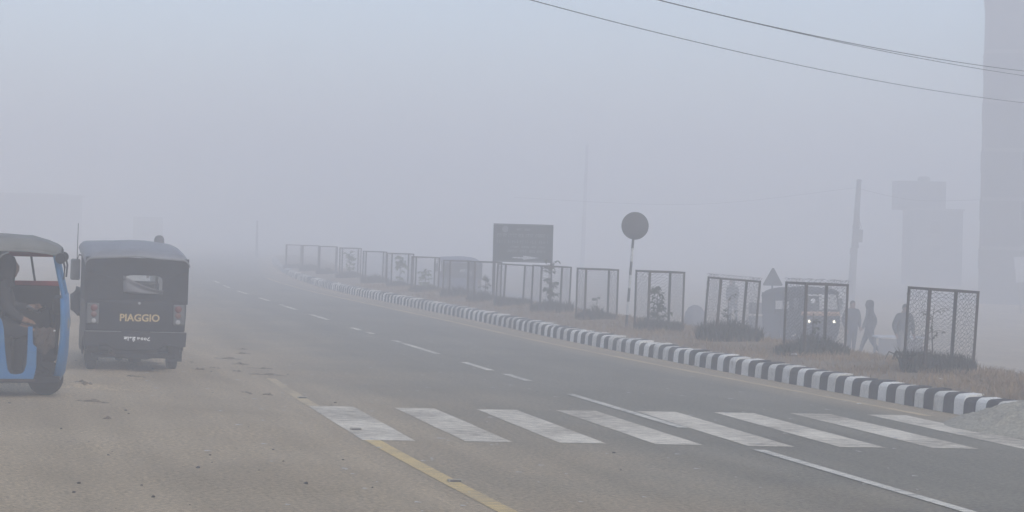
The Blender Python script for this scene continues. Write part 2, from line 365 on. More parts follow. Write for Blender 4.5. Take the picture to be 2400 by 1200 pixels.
for i, ((ax, ay), (bx, by)) in enumerate(zip(NEAR, FAR)):
    wd = 0.56 if i == 0 else 0.5; n = 8; L, Rr = [], []
    for k in range(n + 1):
        t = k / n; x = ax + (bx - ax) * t; y = ay + (by - ay) * t
        L.append((x + random.uniform(-.006, .006), y, 0.0045)); Rr.append((x + wd + random.uniform(-.006, .006), y + 0.03, 0.0045))
    MB().loft([L, Rr], closed=False).build('crosswalk_stripe', M_WPAINT, road)

# ------------------------------------------------------------------ kerb of alternately painted blocks
kerb = bpy.data.objects.new('kerb', None); COL.objects.link(kerb); kerb['kind'] = 'structure'
prof = [(0, -0.06), (0.012, 0.15), (0.022, 0.2), (0.05, 0.235), (0.09, 0.252), (0.30, 0.26), (0.30, -0.06)]
def kerb_mesh(m, j):
    b = MB(); h = 0.1235; rs = []
    for q in (-h, -h + 0.006, h - 0.006, h):
        sh = 0.004 if abs(q) == h else 0.0
        rs.append([(p[0] + (sh if k < 5 else 0), q, p[1] - (sh if 1 < k < 6 else 0) + random.uniform(-.002, .002)) for k, p in enumerate(prof)])
    b.loft(rs); me = b.mesh('kerb_block'); me.materials.append(m); return me
KM = {0: [kerb_mesh(m, i) for i, m in enumerate(M_KW)], 1: [kerb_mesh(m, i) for i, m in enumerate(M_KB)]}
y = 23.35; i = 0
while i < 284:
    x = xk(y); t = Vector((xk(y + .3) - xk(y - .3), .6, 0)).normalized()
    o = bpy.data.objects.new('kerb_block', random.choice(KM[i % 2])); COL.objects.link(o); o.parent = kerb
    o.location = (x + random.uniform(-.006, .006), y, random.uniform(-.014, .012)); o.rotation_euler = (random.uniform(-.018, .018), random.uniform(-.03, .03), math.atan2(-t.x, t.y) + random.uniform(-.025, .025)); o.scale = (random.uniform(.97, 1.03), random.uniform(.955, 1.0), random.uniform(.97, 1.02))
    y += 0.25 * t.y; i += 1
YK_END = y
far_k = MB()
while y < 130:
    p = [(xk(y), y), (xk(y + 3), y + 3)]
    far_k.loft([[(p[0][0] + q[0], p[0][1], q[1]) for q in prof], [(p[1][0] + q[0], p[1][1], q[1]) for q in prof]], caps=False); y += 3
far_k.build('kerb_run', mat('kerb_far_grey', (0.3, 0.3, 0.3), 0.85), kerb)

# ------------------------------------------------------------------ dry grass on the median, pebbles
def tuft_mesh(name, spots, m, rnd, h, wd, lean=0.6, hf=None):
    vs, fs = [], []
    for (x, y, z) in spots:
        a = rnd.uniform(0, 6.283); hh = rnd.uniform(*h) * (hf(x, y) if hf else 1.0); w2 = rnd.uniform(*wd)
        dx, dy = math.cos(a), math.sin(a); la = rnd.uniform(0, 6.283); ll = rnd.uniform(0.1, lean) * hh
        ox, oy = math.cos(la) * ll, math.sin(la) * ll; o = len(vs)
        vs += [(x - dx * w2, y - dy * w2, z - .02), (x + dx * w2, y + dy * w2, z - .02),
               (x + ox * .4 + dx * w2 * .8, y + oy * .4 + dy * w2 * .8, z + hh * .6), (x + ox * .4 - dx * w2 * .8, y + oy * .4 - dy * w2 * .8, z + hh * .6), (x + ox, y + oy, z + hh)]
        fs += [(o, o + 1, o + 2, o + 3), (o + 3, o + 2, o + 4)]
    me = bpy.data.meshes.new(name); me.from_pydata(vs, [], fs); me.materials.append(m); return me
rg = random.Random(3); sp = []
while len(sp) < 46000:
    y = 22.4 + (rg.random() ** 1.7) * 45; u = rg.uniform(0.3, 4.6); x = xk(y) + u
    d = noise.noise((x * 0.8, y * 0.8, 5.0))
    if d < -0.12 and rg.random() < 0.75: continue
    sp.append((x, y, zmed(x, y)))
tag(link('dry_grass', tuft_mesh('dry_grass', sp, M_GRASS, rg, (.025, .12), (.003, .008), 1.4)), 'dry brown grass covering the median behind the striped kerb', 'grass', kind='stuff')
pb = MB(); rp_ = random.Random(5)
for _ in range(150):
    y = 13.5 + rp_.random() ** 1.4 * 22; x = xl(y) + rp_.uniform(-7, 0.4) if rp_.random() < 0.8 else xl(y) + rp_.uniform(0, 8)
    s = rp_.choice((.005, .006, .008, .010, .016)) * rp_.uniform(.7, 1.2); z = max(0.0, zg(x, y)) + s * .2
    a = rp_.uniform(0, 3.1)
    ring = lambda r, zz: [(x + r * math.cos(a + k * 1.2566) * rp_.uniform(.8, 1.3), y + r * math.sin(a + k * 1.2566), zz) for k in range(5)]
    pb.loft([ring(s, z - s * .5), ring(s * 1.1, z + s * .1), ring(s * .5, z + s * .5)])
tag(pb.build('loose_pebbles', M_PEB, None, fix=False), 'small dark pebbles scattered over the dusty shoulder and road', 'pebbles', kind='stuff')
pb = MB()
for _ in range(260):
    y = 14 + rp_.random() ** 1.3 * 26; x = xl(y) + rp_.uniform(-2, 9)
    s = rp_.uniform(.006, .016); l_ = rp_.uniform(1, 3.5); z = max(0.0, zg(x, y)) + .009
    pb.add([(x - s * l_, y - s, z), (x + s * l_, y - s * .6, z), (x + s * l_ * .8, y + s, z), (x - s * l_ * .7, y + s * .8, z + .006)], [(0, 1, 2, 3)])
tag(pb.build('pale_chips', mat('pale_chip', (0.42, 0.41, 0.39), 0.9), None, fix=False), 'pale paper scraps and stone chips strewn over the road', 'debris', kind='stuff')

mr_ = MB(); rm = random.Random(31)  # low mud ridges, their dark colour painting in the shade along the ledges
for (px, py, ln) in [(-4.9, 34.2, .35), (-4.7, 33.0, .3), (-4.75, 31.6, .5), (-4.35, 30.4, .35), (-4.6, 29.3, .2), (-3.95, 29.6, .45), (-3.6, 28.3, .75), (-4.75, 28.6, .3), (-5.3, 26.6, .35), (-4.2, 28.9, .15), (-5.75, 25.2, .2), (-5.0, 22.5, .45), (-6.6, 25.6, .4), (-6.5, 26.3, .25), (-3.5, 25.0, .18), (-3.2, 24.9, .15), (-4.4, 20.6, .1), (-5.5, 24.5, .18), (-5.1, 29.9, .3), (-6.1, 24.6, .22)]:
    rings = []; n_ = 9
    for k in range(n_ + 1):
        f = k / n_; x = px + ln * (f - .5) * 1.0; y = py - ln * (f - .5) * .35 + .05 * noise.noise((f * 4, px, py)); zz = max(0.0, zg(x, y)) - .01
        hgt = (.012 + .03 * rm.random()) * math.sin(math.pi * min(1, max(0, f * .94 + .03))) ** .5; wd = .03 + .03 * rm.random()
        rings.append([(x, y - wd, zz), (x, y - wd * .9, zz + hgt), (x, y + wd * .6, zz + hgt * 1.02), (x, y + wd * 2.2, zz)])
    mr_.loft(rings)
tag(mr_.build('mud_ledge_shade', mat('ledge_shade_soil', (0.15, 0.115, 0.078), 0.95, 0.25, 12), None), 'broken ridges of caked mud on the dirt shoulder, coloured dark as ledge shade', 'mud', kind='stuff')

# ------------------------------------------------------------------ road studs on the left line
for i, (y, lab) in enumerate(((16.6, 'raised road stud on yellow line below the crosswalk'), (20.75, 'worn road stud on the first crosswalk stripe'), (24.5, 'road stud on yellow line just beyond the crosswalk'))):
    b = MB(); t = thing('road_stud', lab, 'road stud', (xl(y) + (0.05 if i == 0 else 0.02), y, 0.004), R(12), 'road studs along the left edge line')
    b.loft([[(-.065, -.05, 0), (.065, -.05, 0), (.065, .05, 0), (-.065, .05, 0)], [(-.06, -.035, .02), (.06, -.035, .02), (.06, .035, .02), (-.06, .035, .02)]]).build('housing', M_STUD, t, bevel=.004)
    MB().box((0, -.0455, .010), (.10, .004, .013)).build('reflector', M_RUB, t)

# ------------------------------------------------------------------ auto rickshaws
def wheel(t, name, c, r=.22, wd=.13):
    h = wd / 2; w_ = bpy.data.objects.new(name, None); COL.objects.link(w_); w_.parent = t; w_.location = c
    MB().lathe([(r * .55, -h * .75), (r * .82, -h), (r * .95, -h * .82), (r, -h * .45), (r, h * .45), (r * .95, h * .82), (r * .82, h), (r * .55, h * .75)], (0, 0, 0), 'X', 28).build('tyre', M_RUB, w_, True)
    MB().lathe([(.02, -h * .7), (r * .22, -h * .72), (r * .3, -h * .4), (r * .56, -h * .5), (r * .58, -h * .78), (r * .58, h * .78), (r * .56, h * .5), (r * .3, h * .4), (r * .22, h * .72), (.02, h * .7)], (0, 0, 0), 'X', 24).build('rim', M_RIM, w_, True)
    return w_

def rickshaw(name, label, loc, rz, body, roof, brand=False, lit=False, u_cut=False, red=False, stripe=False, rear_mat=None, lift=0.0, tilt=(0, 0), group='auto rickshaws on both sides of the road'):
    t = thing(name, label, 'auto rickshaw', loc, rz, group, tilt)
    rear_mat = rear_mat or body
    # chassis and floor
    MB().box((0, .86, .235), (1.2, 2.54, .07)).build('floor_pan', M_DARK, t, bevel=.012)
    ax = MB(); ax.tube([(-.6, 0, .24), (.6, 0, .24)], .05); ax.lathe([(.03, -.12), (.12, -.08), (.14, 0), (.12, .08), (.03, .12)], (.05, 0, .24), 'X', 14)
    ax.build('rear_axle', M_DARK, t, True)
    mf = MB(); mf.tube([(-.32, -.3, .27), (-.05, -.3, .25), (.2, -.3, .25), (.34, -.3, .27)], [.06, .075, .075, .05], 12); mf.tube([(-.3, -.3, .3), (-.36, -.42, .3), (-.36, -.5, .27), (-.28, -.53, .25)], .018)
    mf.build('silencer', M_IRON, t, True)
    # rear body
    arch = [(-.30 * math.cos(a), .2 + .3 * math.sin(a)) for a in [R(q) for q in (0, 20, 40, 60, 80, 100, 120, 140, 160, 180)]]
    side = [(-.44, .32)] + [(-.34, .3)] + arch + [(.34, .25), (.80, .25), (.80, 1.03), (.4, 1.05), (-.42, 1.06), (-.46, .9), (-.47, .6)]
    for s in (-1, 1):
        MB().slab(side, 'X', s * .70, s * .665).build('side_panel', body, t, bevel=.01)
    MB().box((0, -.1, .74), (1.26, .62, .5)).build('boot', M_DARK, t)
    rings = []
    for (z, yb, wx) in ((.56, -.475, .69), (.62, -.485, .705), (.86, -.495, .715), (1.0, -.49, .715), (1.07, -.47, .70)):
        rings.append([(-wx, yb + .07, z), (-wx + .012, yb + .02, z), (-wx + .05, yb, z), (0, yb - .012, z), (wx - .05, yb, z), (wx - .012, yb + .02, z), (wx, yb + .07, z)])
    rp = MB().loft(rings, closed=False).build('rear_panel', rear_mat, t, True, solid=.02)
    MB().box((.0, -.507, .885), (.82, .012, .012)).build('crease', rear_mat, rp)
    MB().box((0, -.5, 1.0), (.9, .012, .012)).build('crease', rear_mat, rp)
    MB().lathe([(.004, -.012), (.02, -.01), (.02, .01)], (0.04, -.512, 1.0), 'Y', 10).build('latch', M_STEEL, rp)
    # bumper
    poly = [(-.73, .38), (-.62, .37), (-.42, .40), (-.3, .33), (.32, .33), (.42, .40), (.62, .37), (.72, .38), (.73, .585), (.2, .585), (.19, .6), (-.19, .6), (-.2, .585), (-.73, .585)]
    bu = MB().slab(poly, 'Y', -.54, -.47).build('bumper', M_BLACK, t, bevel=.012)
    for s in (-1, 1): MB().box((s * .46, -.543, .59), (.5, .02, .01)).build('bumper_lip', M_MIRB, bu)
    MB().tube([(-.52, -.548, .44), (-.40, -.548, .43), (-.28, -.548, .345), (.3, -.548, .345), (.40, -.548, .43), (.5, -.548, .44)], .008, 6).build('bumper_rib', M_VINYL, bu, True)
    if brand:
        me = text_mesh('PIAGGIO', .145, .004, .0035); q = link('brand_lettering', me, M_GOLD, rp)
        q.location = (.05, -.518, .785); q.rotation_euler = (R(90), 0, 0)
        q['label'] = 'gold lettering across the rear panel'
        pl = MB().box((.02, -.545, .49), (.3, .012, .12)).build('number_plate', M_BLACK, t, bevel=.004)
        q = link('plate_lettering', text_mesh('बा१ह ७००८', .085, .002, .0025), M_WHITE, pl); q.location = (.02, -.553, .487); q.rotation_euler = (R(90), 0, 0)
    # tail lamps
    for s in (-1, 1):
        lp = MB().box((s * .615, -.495, .84), (.17, .05, .30)).build('tail_lamp', M_LAMPH, t, bevel=.015)
        for z, mm, h in ((.925, M_LENSR, .1), (.83, M_LENSA, .085), (.735, M_LENSW, .07)):
            MB().lathe([(h * .15, -.012), (h * .4, -.009), (h * .5, 0), (h * .5, .012)], (s * .60, -.525, z), 'Y', 16).build('lens', mm, lp, True)
    for s in (-1, 1):
        wheel(t, 'wheel', (s * .585, 0, .225), .225, .135)
        MB().box((s * .6, -.29, .27), (.2, .015, .24)).build('mud_flap', M_RUB, t)
    wheel(t, 'wheel', (0, 1.95, .215), .215, .12)
    # side front panels
    if u_cut:
        pf = [(.80, .25), (1.83, .25), (1.86, .39), (1.86, .63), (1.815, .67), (1.81, .88), (1.755, .88), (1.752, .6), (1.745, .43), (1.72, .345), (1.69, .315), (1.62, .305), (1.56, .315), (1.53, .36), (1.50, .55), (1.475, .85), (1.45, .955), (1.40, 1.01), (.80, 1.03)]
    else:
        pf = [(.80, .25), (1.5, .25), (1.5, .55), (1.4, .62), (1.3, .9), (1.2, 1.0), (.80, 1.03)]
    ds = MB().slab(pf, 'X', .655, .62).build('door_sill_panel', body, t, bevel=.008)
    if u_cut:
        for z_r in (.45, .64, .82): MB().box((.657, 1.13 if z_r > .8 else 1.15, z_r), (.012, .62, .018)).build('rib', body, ds, bevel=.004)
        for z_r in (.44, .58): MB().box((.657, 1.805, z_r), (.012, .08, .016)).build('rib', body, ds, bevel=.004)
        MB().box((.64, 1.2, .235), (.05, 1.3, .03)).build('sill_edge', M_IRON, ds)
    pl = [(.80, .25), (1.9, .25), (2.06, .4), (2.10, .9), (2.08, 1.33), (1.42, 1.33), (.80, 1.1)] if red else [(.8, .25), (1.5, .25), (1.5, .55), (1.35, .65), (1.25, 1.0), (.8, 1.03)]
    MB().slab(pl, 'X', -.655, -.62).build('door', M_DARK if red else body, t, bevel=.008)
    if red:
        MB().box((-.65, 1.72, 1.36), (.05, .76, .06)).build('door_rail', M_RED, t, bevel=.008)
        MB().box((-.64, 1.7, 1.73), (.03, .72, .07)).build('roof_lining', M_RED, t, bevel=.006)
        MB().tube([(-.655, 1.71, 1.78), (-.655, 1.775, 1.38)], .014, 6).build('window_bar', M_BLACK, t)
        MB().tube([(.1, 1.72, 1.1), (.05, 1.8, 1.05), (-.2, 1.85, 1.02)], .02, 8).build('handlebar', M_STEEL, t, True)
        cl = MB(); rr = random.Random(2)
        grid = [[(.5 + .03 * math.sin(i * 1.3 + j), 1.83 + .026 * i, .86 - .033 * j - .0 * i + .012 * math.sin(i * 2.1)) for i in range(10)] for j in range(8)]
        grid = [[(p[0], p[1], p[2] - (.10 if jj == 7 else .0) * (1 - abs(i - 4) / 5)) for i, p in enumerate(r)] for jj, r in enumerate(grid)]
        cl.loft(grid, closed=False).build('hanging_cloth', M_CLOTH, t, True, solid=.008)
        bo = MB().lathe([(.004, 0), (.028, .003), (.03, .1), (.022, .13), (.011, .16), (.011, .19), (.004, .19)], (.5, 2.06, .62), 'Z', 12).build('water_bottle', M_GLASS, t, True)
        MB().lathe([(.004, 0), (.013, 0), (.013, .02), (.004, .02)], (.5, 2.06, .815), 'Z', 10).build('bottle_cap', M_WHITE, bo)
    # cowl (front shell)
    def plan(w_, yn, yr, z, n=17):
        out = []
        for i in range(n):
            a = math.pi * i / (n - 1); c, s_ = math.cos(a), math.sin(a)
            out.append((w_ * math.copysign(abs(c) ** .45, c), yr + (yn - yr) * abs(s_) ** .5, z))
        return out
    cz = [(.21, .34, 2.12, 2.03), (.3, .46, 2.17, 2.065), (.5, .57, 2.195, 2.10), (.75, .61, 2.205, 2.13), (1.0, .61, 2.205, 2.13), (1.22, .59, 2.19, 2.12)]
    cw = MB().loft([plan(a, b_, c, z) for z, a, b_, c in cz], closed=False).build('front_cowl', body, t, True, solid=.03)
    MB().box((0, 2.08, 1.12), (1.06, .1, .2)).build('dashboard', M_DARK, t, bevel=.02)
    MB().tube([(0, 2.08, .5), (0, 2.0, 1.08)], .03).build('steering_column', M_DARK, t, True)
    MB().tube([(-.3, 1.86, 1.06), (-.2, 1.92, 1.08), (.2, 1.92, 1.08), (.3, 1.86, 1.06)], .016).build('handlebar', M_BLACK, t, True)
    for s in (-1, 1):
        hl = MB().lathe([(.02, -.03), (.085, -.02), (.09, .012), (.08, .02)], (s * .40, 2.2, .90), 'Y', 20).build('headlamp', M_MIRB, t, True)
        k_ = .62 if lit else 1.0
        MB().lathe([(.002, .030), (.04 * k_, .028), (.075 * k_, .018), (.075 * k_, .0)], (s * .40, 2.2, .90), 'Y', 20).build('lens', M_LAMP if lit else M_LENSW, hl, True)
    if stripe:
        MB().loft([plan(.618, 2.215, 2.13, 1.06), plan(.604, 2.205, 2.12, 1.19)], closed=False).build('stripe', M_CREAM, cw, True, solid=.034)
    # windscreen
    b = MB()
    for s in (-1, 1): b.tube([(s * .575, 2.17, 1.2), (s * .56, 2.10, 1.5), (s * .55, 2.05, 1.74)], .026, 8)
    b.tube([(-.55, 2.05, 1.73), (.55, 2.05, 1.73)], .02); b.tube([(-.575, 2.18, 1.23), (.575, 2.18, 1.23)], .02)
    b.build('windscreen_frame', body, t, True)
    ws = MB().add([(-.55, 2.175, 1.24), (.55, 2.175, 1.24), (.53, 2.055, 1.72), (-.53, 2.055, 1.72)], [(0, 1, 2, 3)]).build('windscreen', M_GLASS, t)
    if stripe:
        MB().lathe([(.035, 0), (.035, .006), (.075, .006), (.075, 0)], (-.25 * -1, 2.12, 1.5), 'Y', 20).build('sticker', M_WHITE, ws)
        MB().box((0.0, 2.075, 1.67), (.8, .006, .035)).build('sticker', M_WHITE, ws)
    # canopy
    z_ = lift
    sec = [(-.515, 1.655, 1.555, .745), (-.50, 1.69, 1.56, .745), (-.40, 1.755, 1.585, .74), (-.1, 1.815, 1.61, .735), (.4, 1.865, 1.66, .73), (.9, 1.885, 1.72, .72), (1.4, 1.89, 1.77, .70), (1.75, 1.87, 1.765, .68), (1.95, 1.83, 1.745, .65), (2.07, 1.775, 1.72, .60), (2.12, 1.73, 1.705, .57)]
    rings = []
    for (y_, zt, zs, wx) in sec:
        k = min(1, max(0, y_ + .5) / 1.5) * z_; zt += k; zs += k * .4; r = min(.17, (zt - zs) * .95); ring = [(-wx, y_, zs)]
        for a in (0, 18, 36, 54, 72, 90): ring.append((-wx + r - r * math.cos(R(a)), y_, zt - r + r * math.sin(R(a)) - .03))
        for q in (-.3, 0, .3): ring.append((q, y_, zt - .03 * (q / .5) ** 2 + .012 * math.sin(y_ * 9 + q * 5)))
        for a in (90, 72, 54, 36, 18, 0): ring.append((wx - r + r * math.cos(R(a)), y_, zt - r + r * math.sin(R(a)) - .03))
        ring.append((wx, y_, zs)); rings.append(ring)
    MB().loft(rings, closed=False).build('canopy', roof, t, True, solid=.014)
    # rear curtain with window
    cx, cz_ = .09, 1.275; N = 40; outer, inner = [], []
    for i in range(N):
        a = 6.28319 * i / N; c, s_ = math.cos(a), math.sin(a); k = 1 / max(abs(c), abs(s_))
        outer.append((max(-.735, min(.735, c * k * .735)), -.485 if s_ * k < 0.5 else -.50, 1.325 + s_ * k * .33))
        e = (abs(c) ** 5 + abs(s_) ** 5) ** (-1 / 5); inner.append((cx + c * e * .28, -.495, cz_ + s_ * e * .14))
    rc = MB().loft([outer, inner], caps=False).build('rear_curtain', M_VINYL, t, False, solid=.012)
    MB().tube(inner + [inner[0]], .012, 6).build('window_welt', M_VINYL, rc, True)
    MB().add([p for p in inner], [tuple(range(N))]).build('rear_window', M_PLAST, t)
    if brand:
        fl = MB(); rows = []
        for i in range(9):
            q = i / 8; rows.append([(cx - .29 + .58 * q, -.512 - .014 * math.sin(j * 1.1 + i * .5), 1.14 + (.20 * (1 - q) ** 1.6 + .055) * j / 5) for j in range(6)])
        fl.loft(rows, closed=False).build('rolled_window_flap', M_ROLL, rc, True, solid=.006)
    for s in (-1, 1):
        MB().slab([(-.48, 1.03), (.42, 1.03), (.5, 1.25), (.46, 1.66), (-.48, 1.6)], 'X', s * .728, s * .715).build('side_curtain', M_VINYL, t)
        fr = [(1.0, 1.0), (1.385, 1.0), (1.385, 1.6), (1.40, 1.68), (1.44, 1.73), (1.52, 1.765), (1.5, 1.82), (1.0, 1.78)]
        if u_cut and s > 0: MB().slab(fr, 'X', .69, .675).build('side_curtain', M_VINYL, t); MB().tube([(.69, y2, z2) for y2, z2 in [(1.375, .95)] + fr[1:6]], .011, 6).build('door_piping', M_MIRB, t, True)
        else: MB().tube([(s * .67, .95, .95), (s * .68, .97, 1.75)], .018).build('pillar', M_BLACK, t)
    # seats
    MB().box((0, .28, .62), (1.14, .44, .14)).build('passenger_seat', M_DARK, t, bevel=.03)
    MB().box((0, -.2, .95), (1.14, .1, .36)).build('seat_back', M_DARK, t, bevel=.03)
    MB().box((0, 1.42, .70), (.9, .3, .1)).build('driver_seat', M_DARK, t, bevel=.03)
    MB().box((0, 1.43, .45), (.8, .24, .42)).build('seat_base', M_DARK, t)
    # mirrors
    for s in (-1, 1):
        b = MB(); mi = None
        if red:
            q = MB().tube([(s * .57, 2.1, 1.7), (s * .66, 2.14, 1.72)], .012, 6); q.tube([(s * .58, 2.16, 1.45), (s * .66, 2.17, 1.6), (s * .66, 2.14, 1.72)], .012, 6)
            mi = q.build('mirror_arm', M_BLACK, t, True)
            MB().lathe([(.004, -.03), (.05, -.022), (.065, 0), (.06, .012), (.004, .014)], (s * .66, 2.12, 1.70), 'X', 20).build('mirror', M_BLACK, mi, True)
        else:
            q = MB().tube([(s * .56, 1.95, 1.62), (s * .66, 1.95, 1.64), (s * .69, 1.95, 1.55)], .014, 6); mi = q.build('mirror_arm', M_BLACK, t, True)
            MB().box((s * .71, 1.95, 1.41), (.15, .05, .33)).build('mirror', M_MIRB, mi, bevel=.03)
            if brand and s < 0: MB().tube([(s * .69, 1.94, 1.55), (s * .69, 1.94, 2.13)], [.007, .0045], 6).build('antenna', M_BLACK, t)
            if brand and s < 0:
                MB().tube([(-.62, 2.0, .72), (-.68, 2.08, .8), (-.69, 2.1, 1.0), (-.64, 2.06, 1.12)], [.05, .08, .08, .05], 10).build('front_fairing', M_VINYL, t, True)
    return t

BZ = min(zg(-6.16, 27.43), zg(-5.04, 27.77)) - .012
rickshaw('auto_rickshaw', 'black auto rickshaw with gold lettering, seen from behind on the dirt shoulder', (-5.57, 27.6, BZ), R(17.0), M_BLACK, M_ROOFV, brand=True, rear_mat=M_BLACK, tilt=(0, R(.8)))
BL = (-7.62, 22.71, zg(-5.7, 23.1) - .005)
blue = rickshaw('auto_rickshaw', 'bright blue auto rickshaw with grey canvas roof, cut by the left edge', BL, R(-78), M_BLUE, M_CANV, u_cut=True, red=True, lift=.09)
rickshaw('auto_rickshaw', 'dark auto rickshaw with lit headlamps, behind the second tree cage from the sand pile', (8.55, 57.4, zg(8.6, 56.5) + .02), R(-164), M_NAVY, M_VINYL, lit=True, stripe=True)
rickshaw('auto_rickshaw', 'faint slate blue auto rickshaw behind the cages beside the signboard', (-2.0, 75.5, zg(-2.0, 75.5)), R(12), M_DBLUE, M_DBLUE)

# ------------------------------------------------------------------ people
def person(name, label, loc, rz, J, jm, tm, hood=False, hair=True, h=1.0, group='people standing and walking in the fog', parent_cat='person', skinny=False):
    """J: joints of one figure facing +Y; grown as one skin, with head and fingers joined into the same mesh"""
    names = list(J); idx = {k: i for i, k in enumerate(names)}
    E_ = [('pelvis', 'waist'), ('waist', 'chest'), ('chest', 'neck'), ('neck', 'skull')]
    for s in 'lr':
        E_ += [('chest', 'sh' + s), ('sh' + s, 'el' + s), ('el' + s, 'wr' + s), ('wr' + s, 'pa' + s), ('pelvis', 'hp' + s), ('hp' + s, 'kn' + s), ('kn' + s, 'an' + s), ('an' + s, 'to' + s)]
    rad = {'pelvis': (.155, .12), 'waist': (.15, .115), 'chest': (.175, .135), 'neck': (.06, .06), 'skull': (.06, .06), 'sh': (.078, .078), 'el': (.06, .06), 'wr': (.04, .04), 'pa': (.036, .03), 'hp': (.105, .11), 'kn': (.075, .078), 'an': (.052, .055), 'to': (.045, .035)}
    me = bpy.data.meshes.new(name); me.from_pydata([J[k] for k in names], [(idx[a], idx[b]) for a, b in E_], [])
    o = bpy.data.objects.new(name, me); COL.objects.link(o)
    o.modifiers.new('skin', 'SKIN'); sub = o.modifiers.new('sub', 'SUBSURF'); sub.levels = sub.render_levels = 1
    sv = me.skin_vertices[0].data
    for k in names: sv[idx[k]].radius = rad[k if k in rad else k[:2]]
    for k in names:
        if k[:2] in ('pe', 'wa', 'ch', 'sh', 'el', 'hp') and not skinny: sv[idx[k]].radius = [q * 1.34 for q in sv[idx[k]].radius]
    sv[idx['pelvis']].use_root = True
    body = bpy.data.meshes.new_from_object(o.evaluated_get(bpy.context.evaluated_depsgraph_get()))
    bpy.data.objects.remove(o)
    extra = MB(); sk = Vector(J['skull']); nk = Vector(J['neck'])
    # head: skull, jaw, nose and ears
    hc = sk + Vector((0, .012, .055)); rings = []
    for (dz, rx, ry, oy) in ((-.115, .02, .025, .035), (-.10, .045, .05, .03), (-.07, .06, .072, .02), (-.03, .068, .085, .008), (.02, .075, .095, 0), (.06, .073, .093, -.004), (.095, .055, .072, -.006), (.115, .02, .028, -.006)):
        rings.append([(hc.x + rx * math.cos(a), hc.y + oy + ry * math.sin(a) + (.02 if (-.06 < dz < .03 and abs(a - 1.5708) < .2) else 0), hc.z + dz) for a in [6.28319 * k / 16 for k in range(16)]])
    extra.loft(rings)
    for s in (-1, 1): extra.lathe([(.004, -.008), (.026, -.004), (.026, .006), (.004, .008)], (hc.x + s * .077, hc.y, hc.z - .005), 'X', 10)
    for s in 'lr':
        pa, wr = Vector(J['pa' + s]), Vector(J['wr' + s]); d = (pa - wr).normalized(); sd_ = d.cross(Vector((0, 1, .1))).normalized()
        bend = Vector((0, .35, 0)) if abs(d.y) < .6 else Vector((0, 0, -.5))
        for i, (off, ln) in enumerate(((-.027, .062), (-.009, .074), (.009, .07), (.027, .056))):
            q = pa + sd_ * off; m1 = q + d * ln * .6; extra.tube([q - d * .01, m1, m1 + (d + bend).normalized() * ln * .5], [.0105, .0095, .007], 6)
        sg = 1 if s == 'l' else -1
        q = wr + d * .03 + Vector((0, .025, 0)); extra.tube([q, q + (d * .6 + Vector((0, .7, 0))).normalized() * .035, q + (d + Vector((0, .45, 0))).normalized() * .062], [.013, .012, .008], 6)
    ex = extra.mesh('x'); bm = bmesh.new(); bm.from_mesh(body); nb = len(bm.faces); bm.from_mesh(ex)
    body2 = bpy.data.meshes.new(name); bm.to_mesh(body2); bm.free()
    for m in (jm, tm, M_SKIN, M_RUB): body2.materials.append(m)
    zp = J['pelvis'][2]; rest = {s: (Vector(J['wr' + s]), Vector(J['pa' + s])) for s in 'lr'}
    for p in body2.polygons:
        c = p.center; p.use_smooth = True; mi = 0
        near_hand = any((c - a).dot((b - a).normalized()) > -.005 and (c - b).length < .115 for a, b in rest.values())
        near_leg = min((c - Vector(J[k])).length for k in ('knl', 'knr', 'anl', 'anr', 'hpl', 'hpr'))
        near_top = min((c - Vector(J[k])).length for k in ('chest', 'waist', 'ell', 'elr', 'shl', 'shr'))
        if p.index >= nb and (c - hc).length < .16: mi = 2
        elif near_hand: mi = 2
        elif c.z > nk.z + .01: mi = 2
        elif min((c - Vector(J[k])).length for k in ('tol', 'tor', 'anl', 'anr')) < .085: mi = 3
        elif near_leg < near_top - .06 or (c.z < zp - .12 and near_leg < .3): mi = 1
        p.material_index = mi
    q = link(name, body2); q.location = loc; q.rotation_euler = (0, 0, rz); q.scale = (h, h, h)
    tag(q, label, 'person', group)
    if hood:
        rings = [[(nk.x + rx * math.cos(a), nk.y + oy + ry * math.sin(a), nk.z + dz) for a in [math.pi * (.5 + f) + math.pi * 2 * (1 - f) * k / 14 * 1.0 for k in range(15)]] for dz, rx, ry, oy, f in ((-.09, .15, .12, 0, .1), (-.02, .11, .11, .0, .13), (.05, .105, .12, .01, .17), (.13, .112, .132, .015, .18), (.2, .108, .128, .012, .17), (.255, .085, .1, .006, .1), (.285, .03, .04, 0, 0.0))]
        MB().loft(rings, closed=False).build('hood', jm, q, True, solid=.014)
    elif hair:
        rings = [[(hc.x + rx * math.cos(a), hc.y + oy + ry * math.sin(a), hc.z + dz) for a in [6.28319 * k / 16 for k in range(16)]] for dz, rx, ry, oy in ((-.05, .062, .06, -.035), (0.0, .08, .078, -.03), (.045, .083, .098, -.01), (.085, .072, .088, -.006), (.115, .045, .058, -.006), (.127, .012, .015, -.006))]
        MB().loft(rings).build('hair', M_HAIR, q, True)
    return q

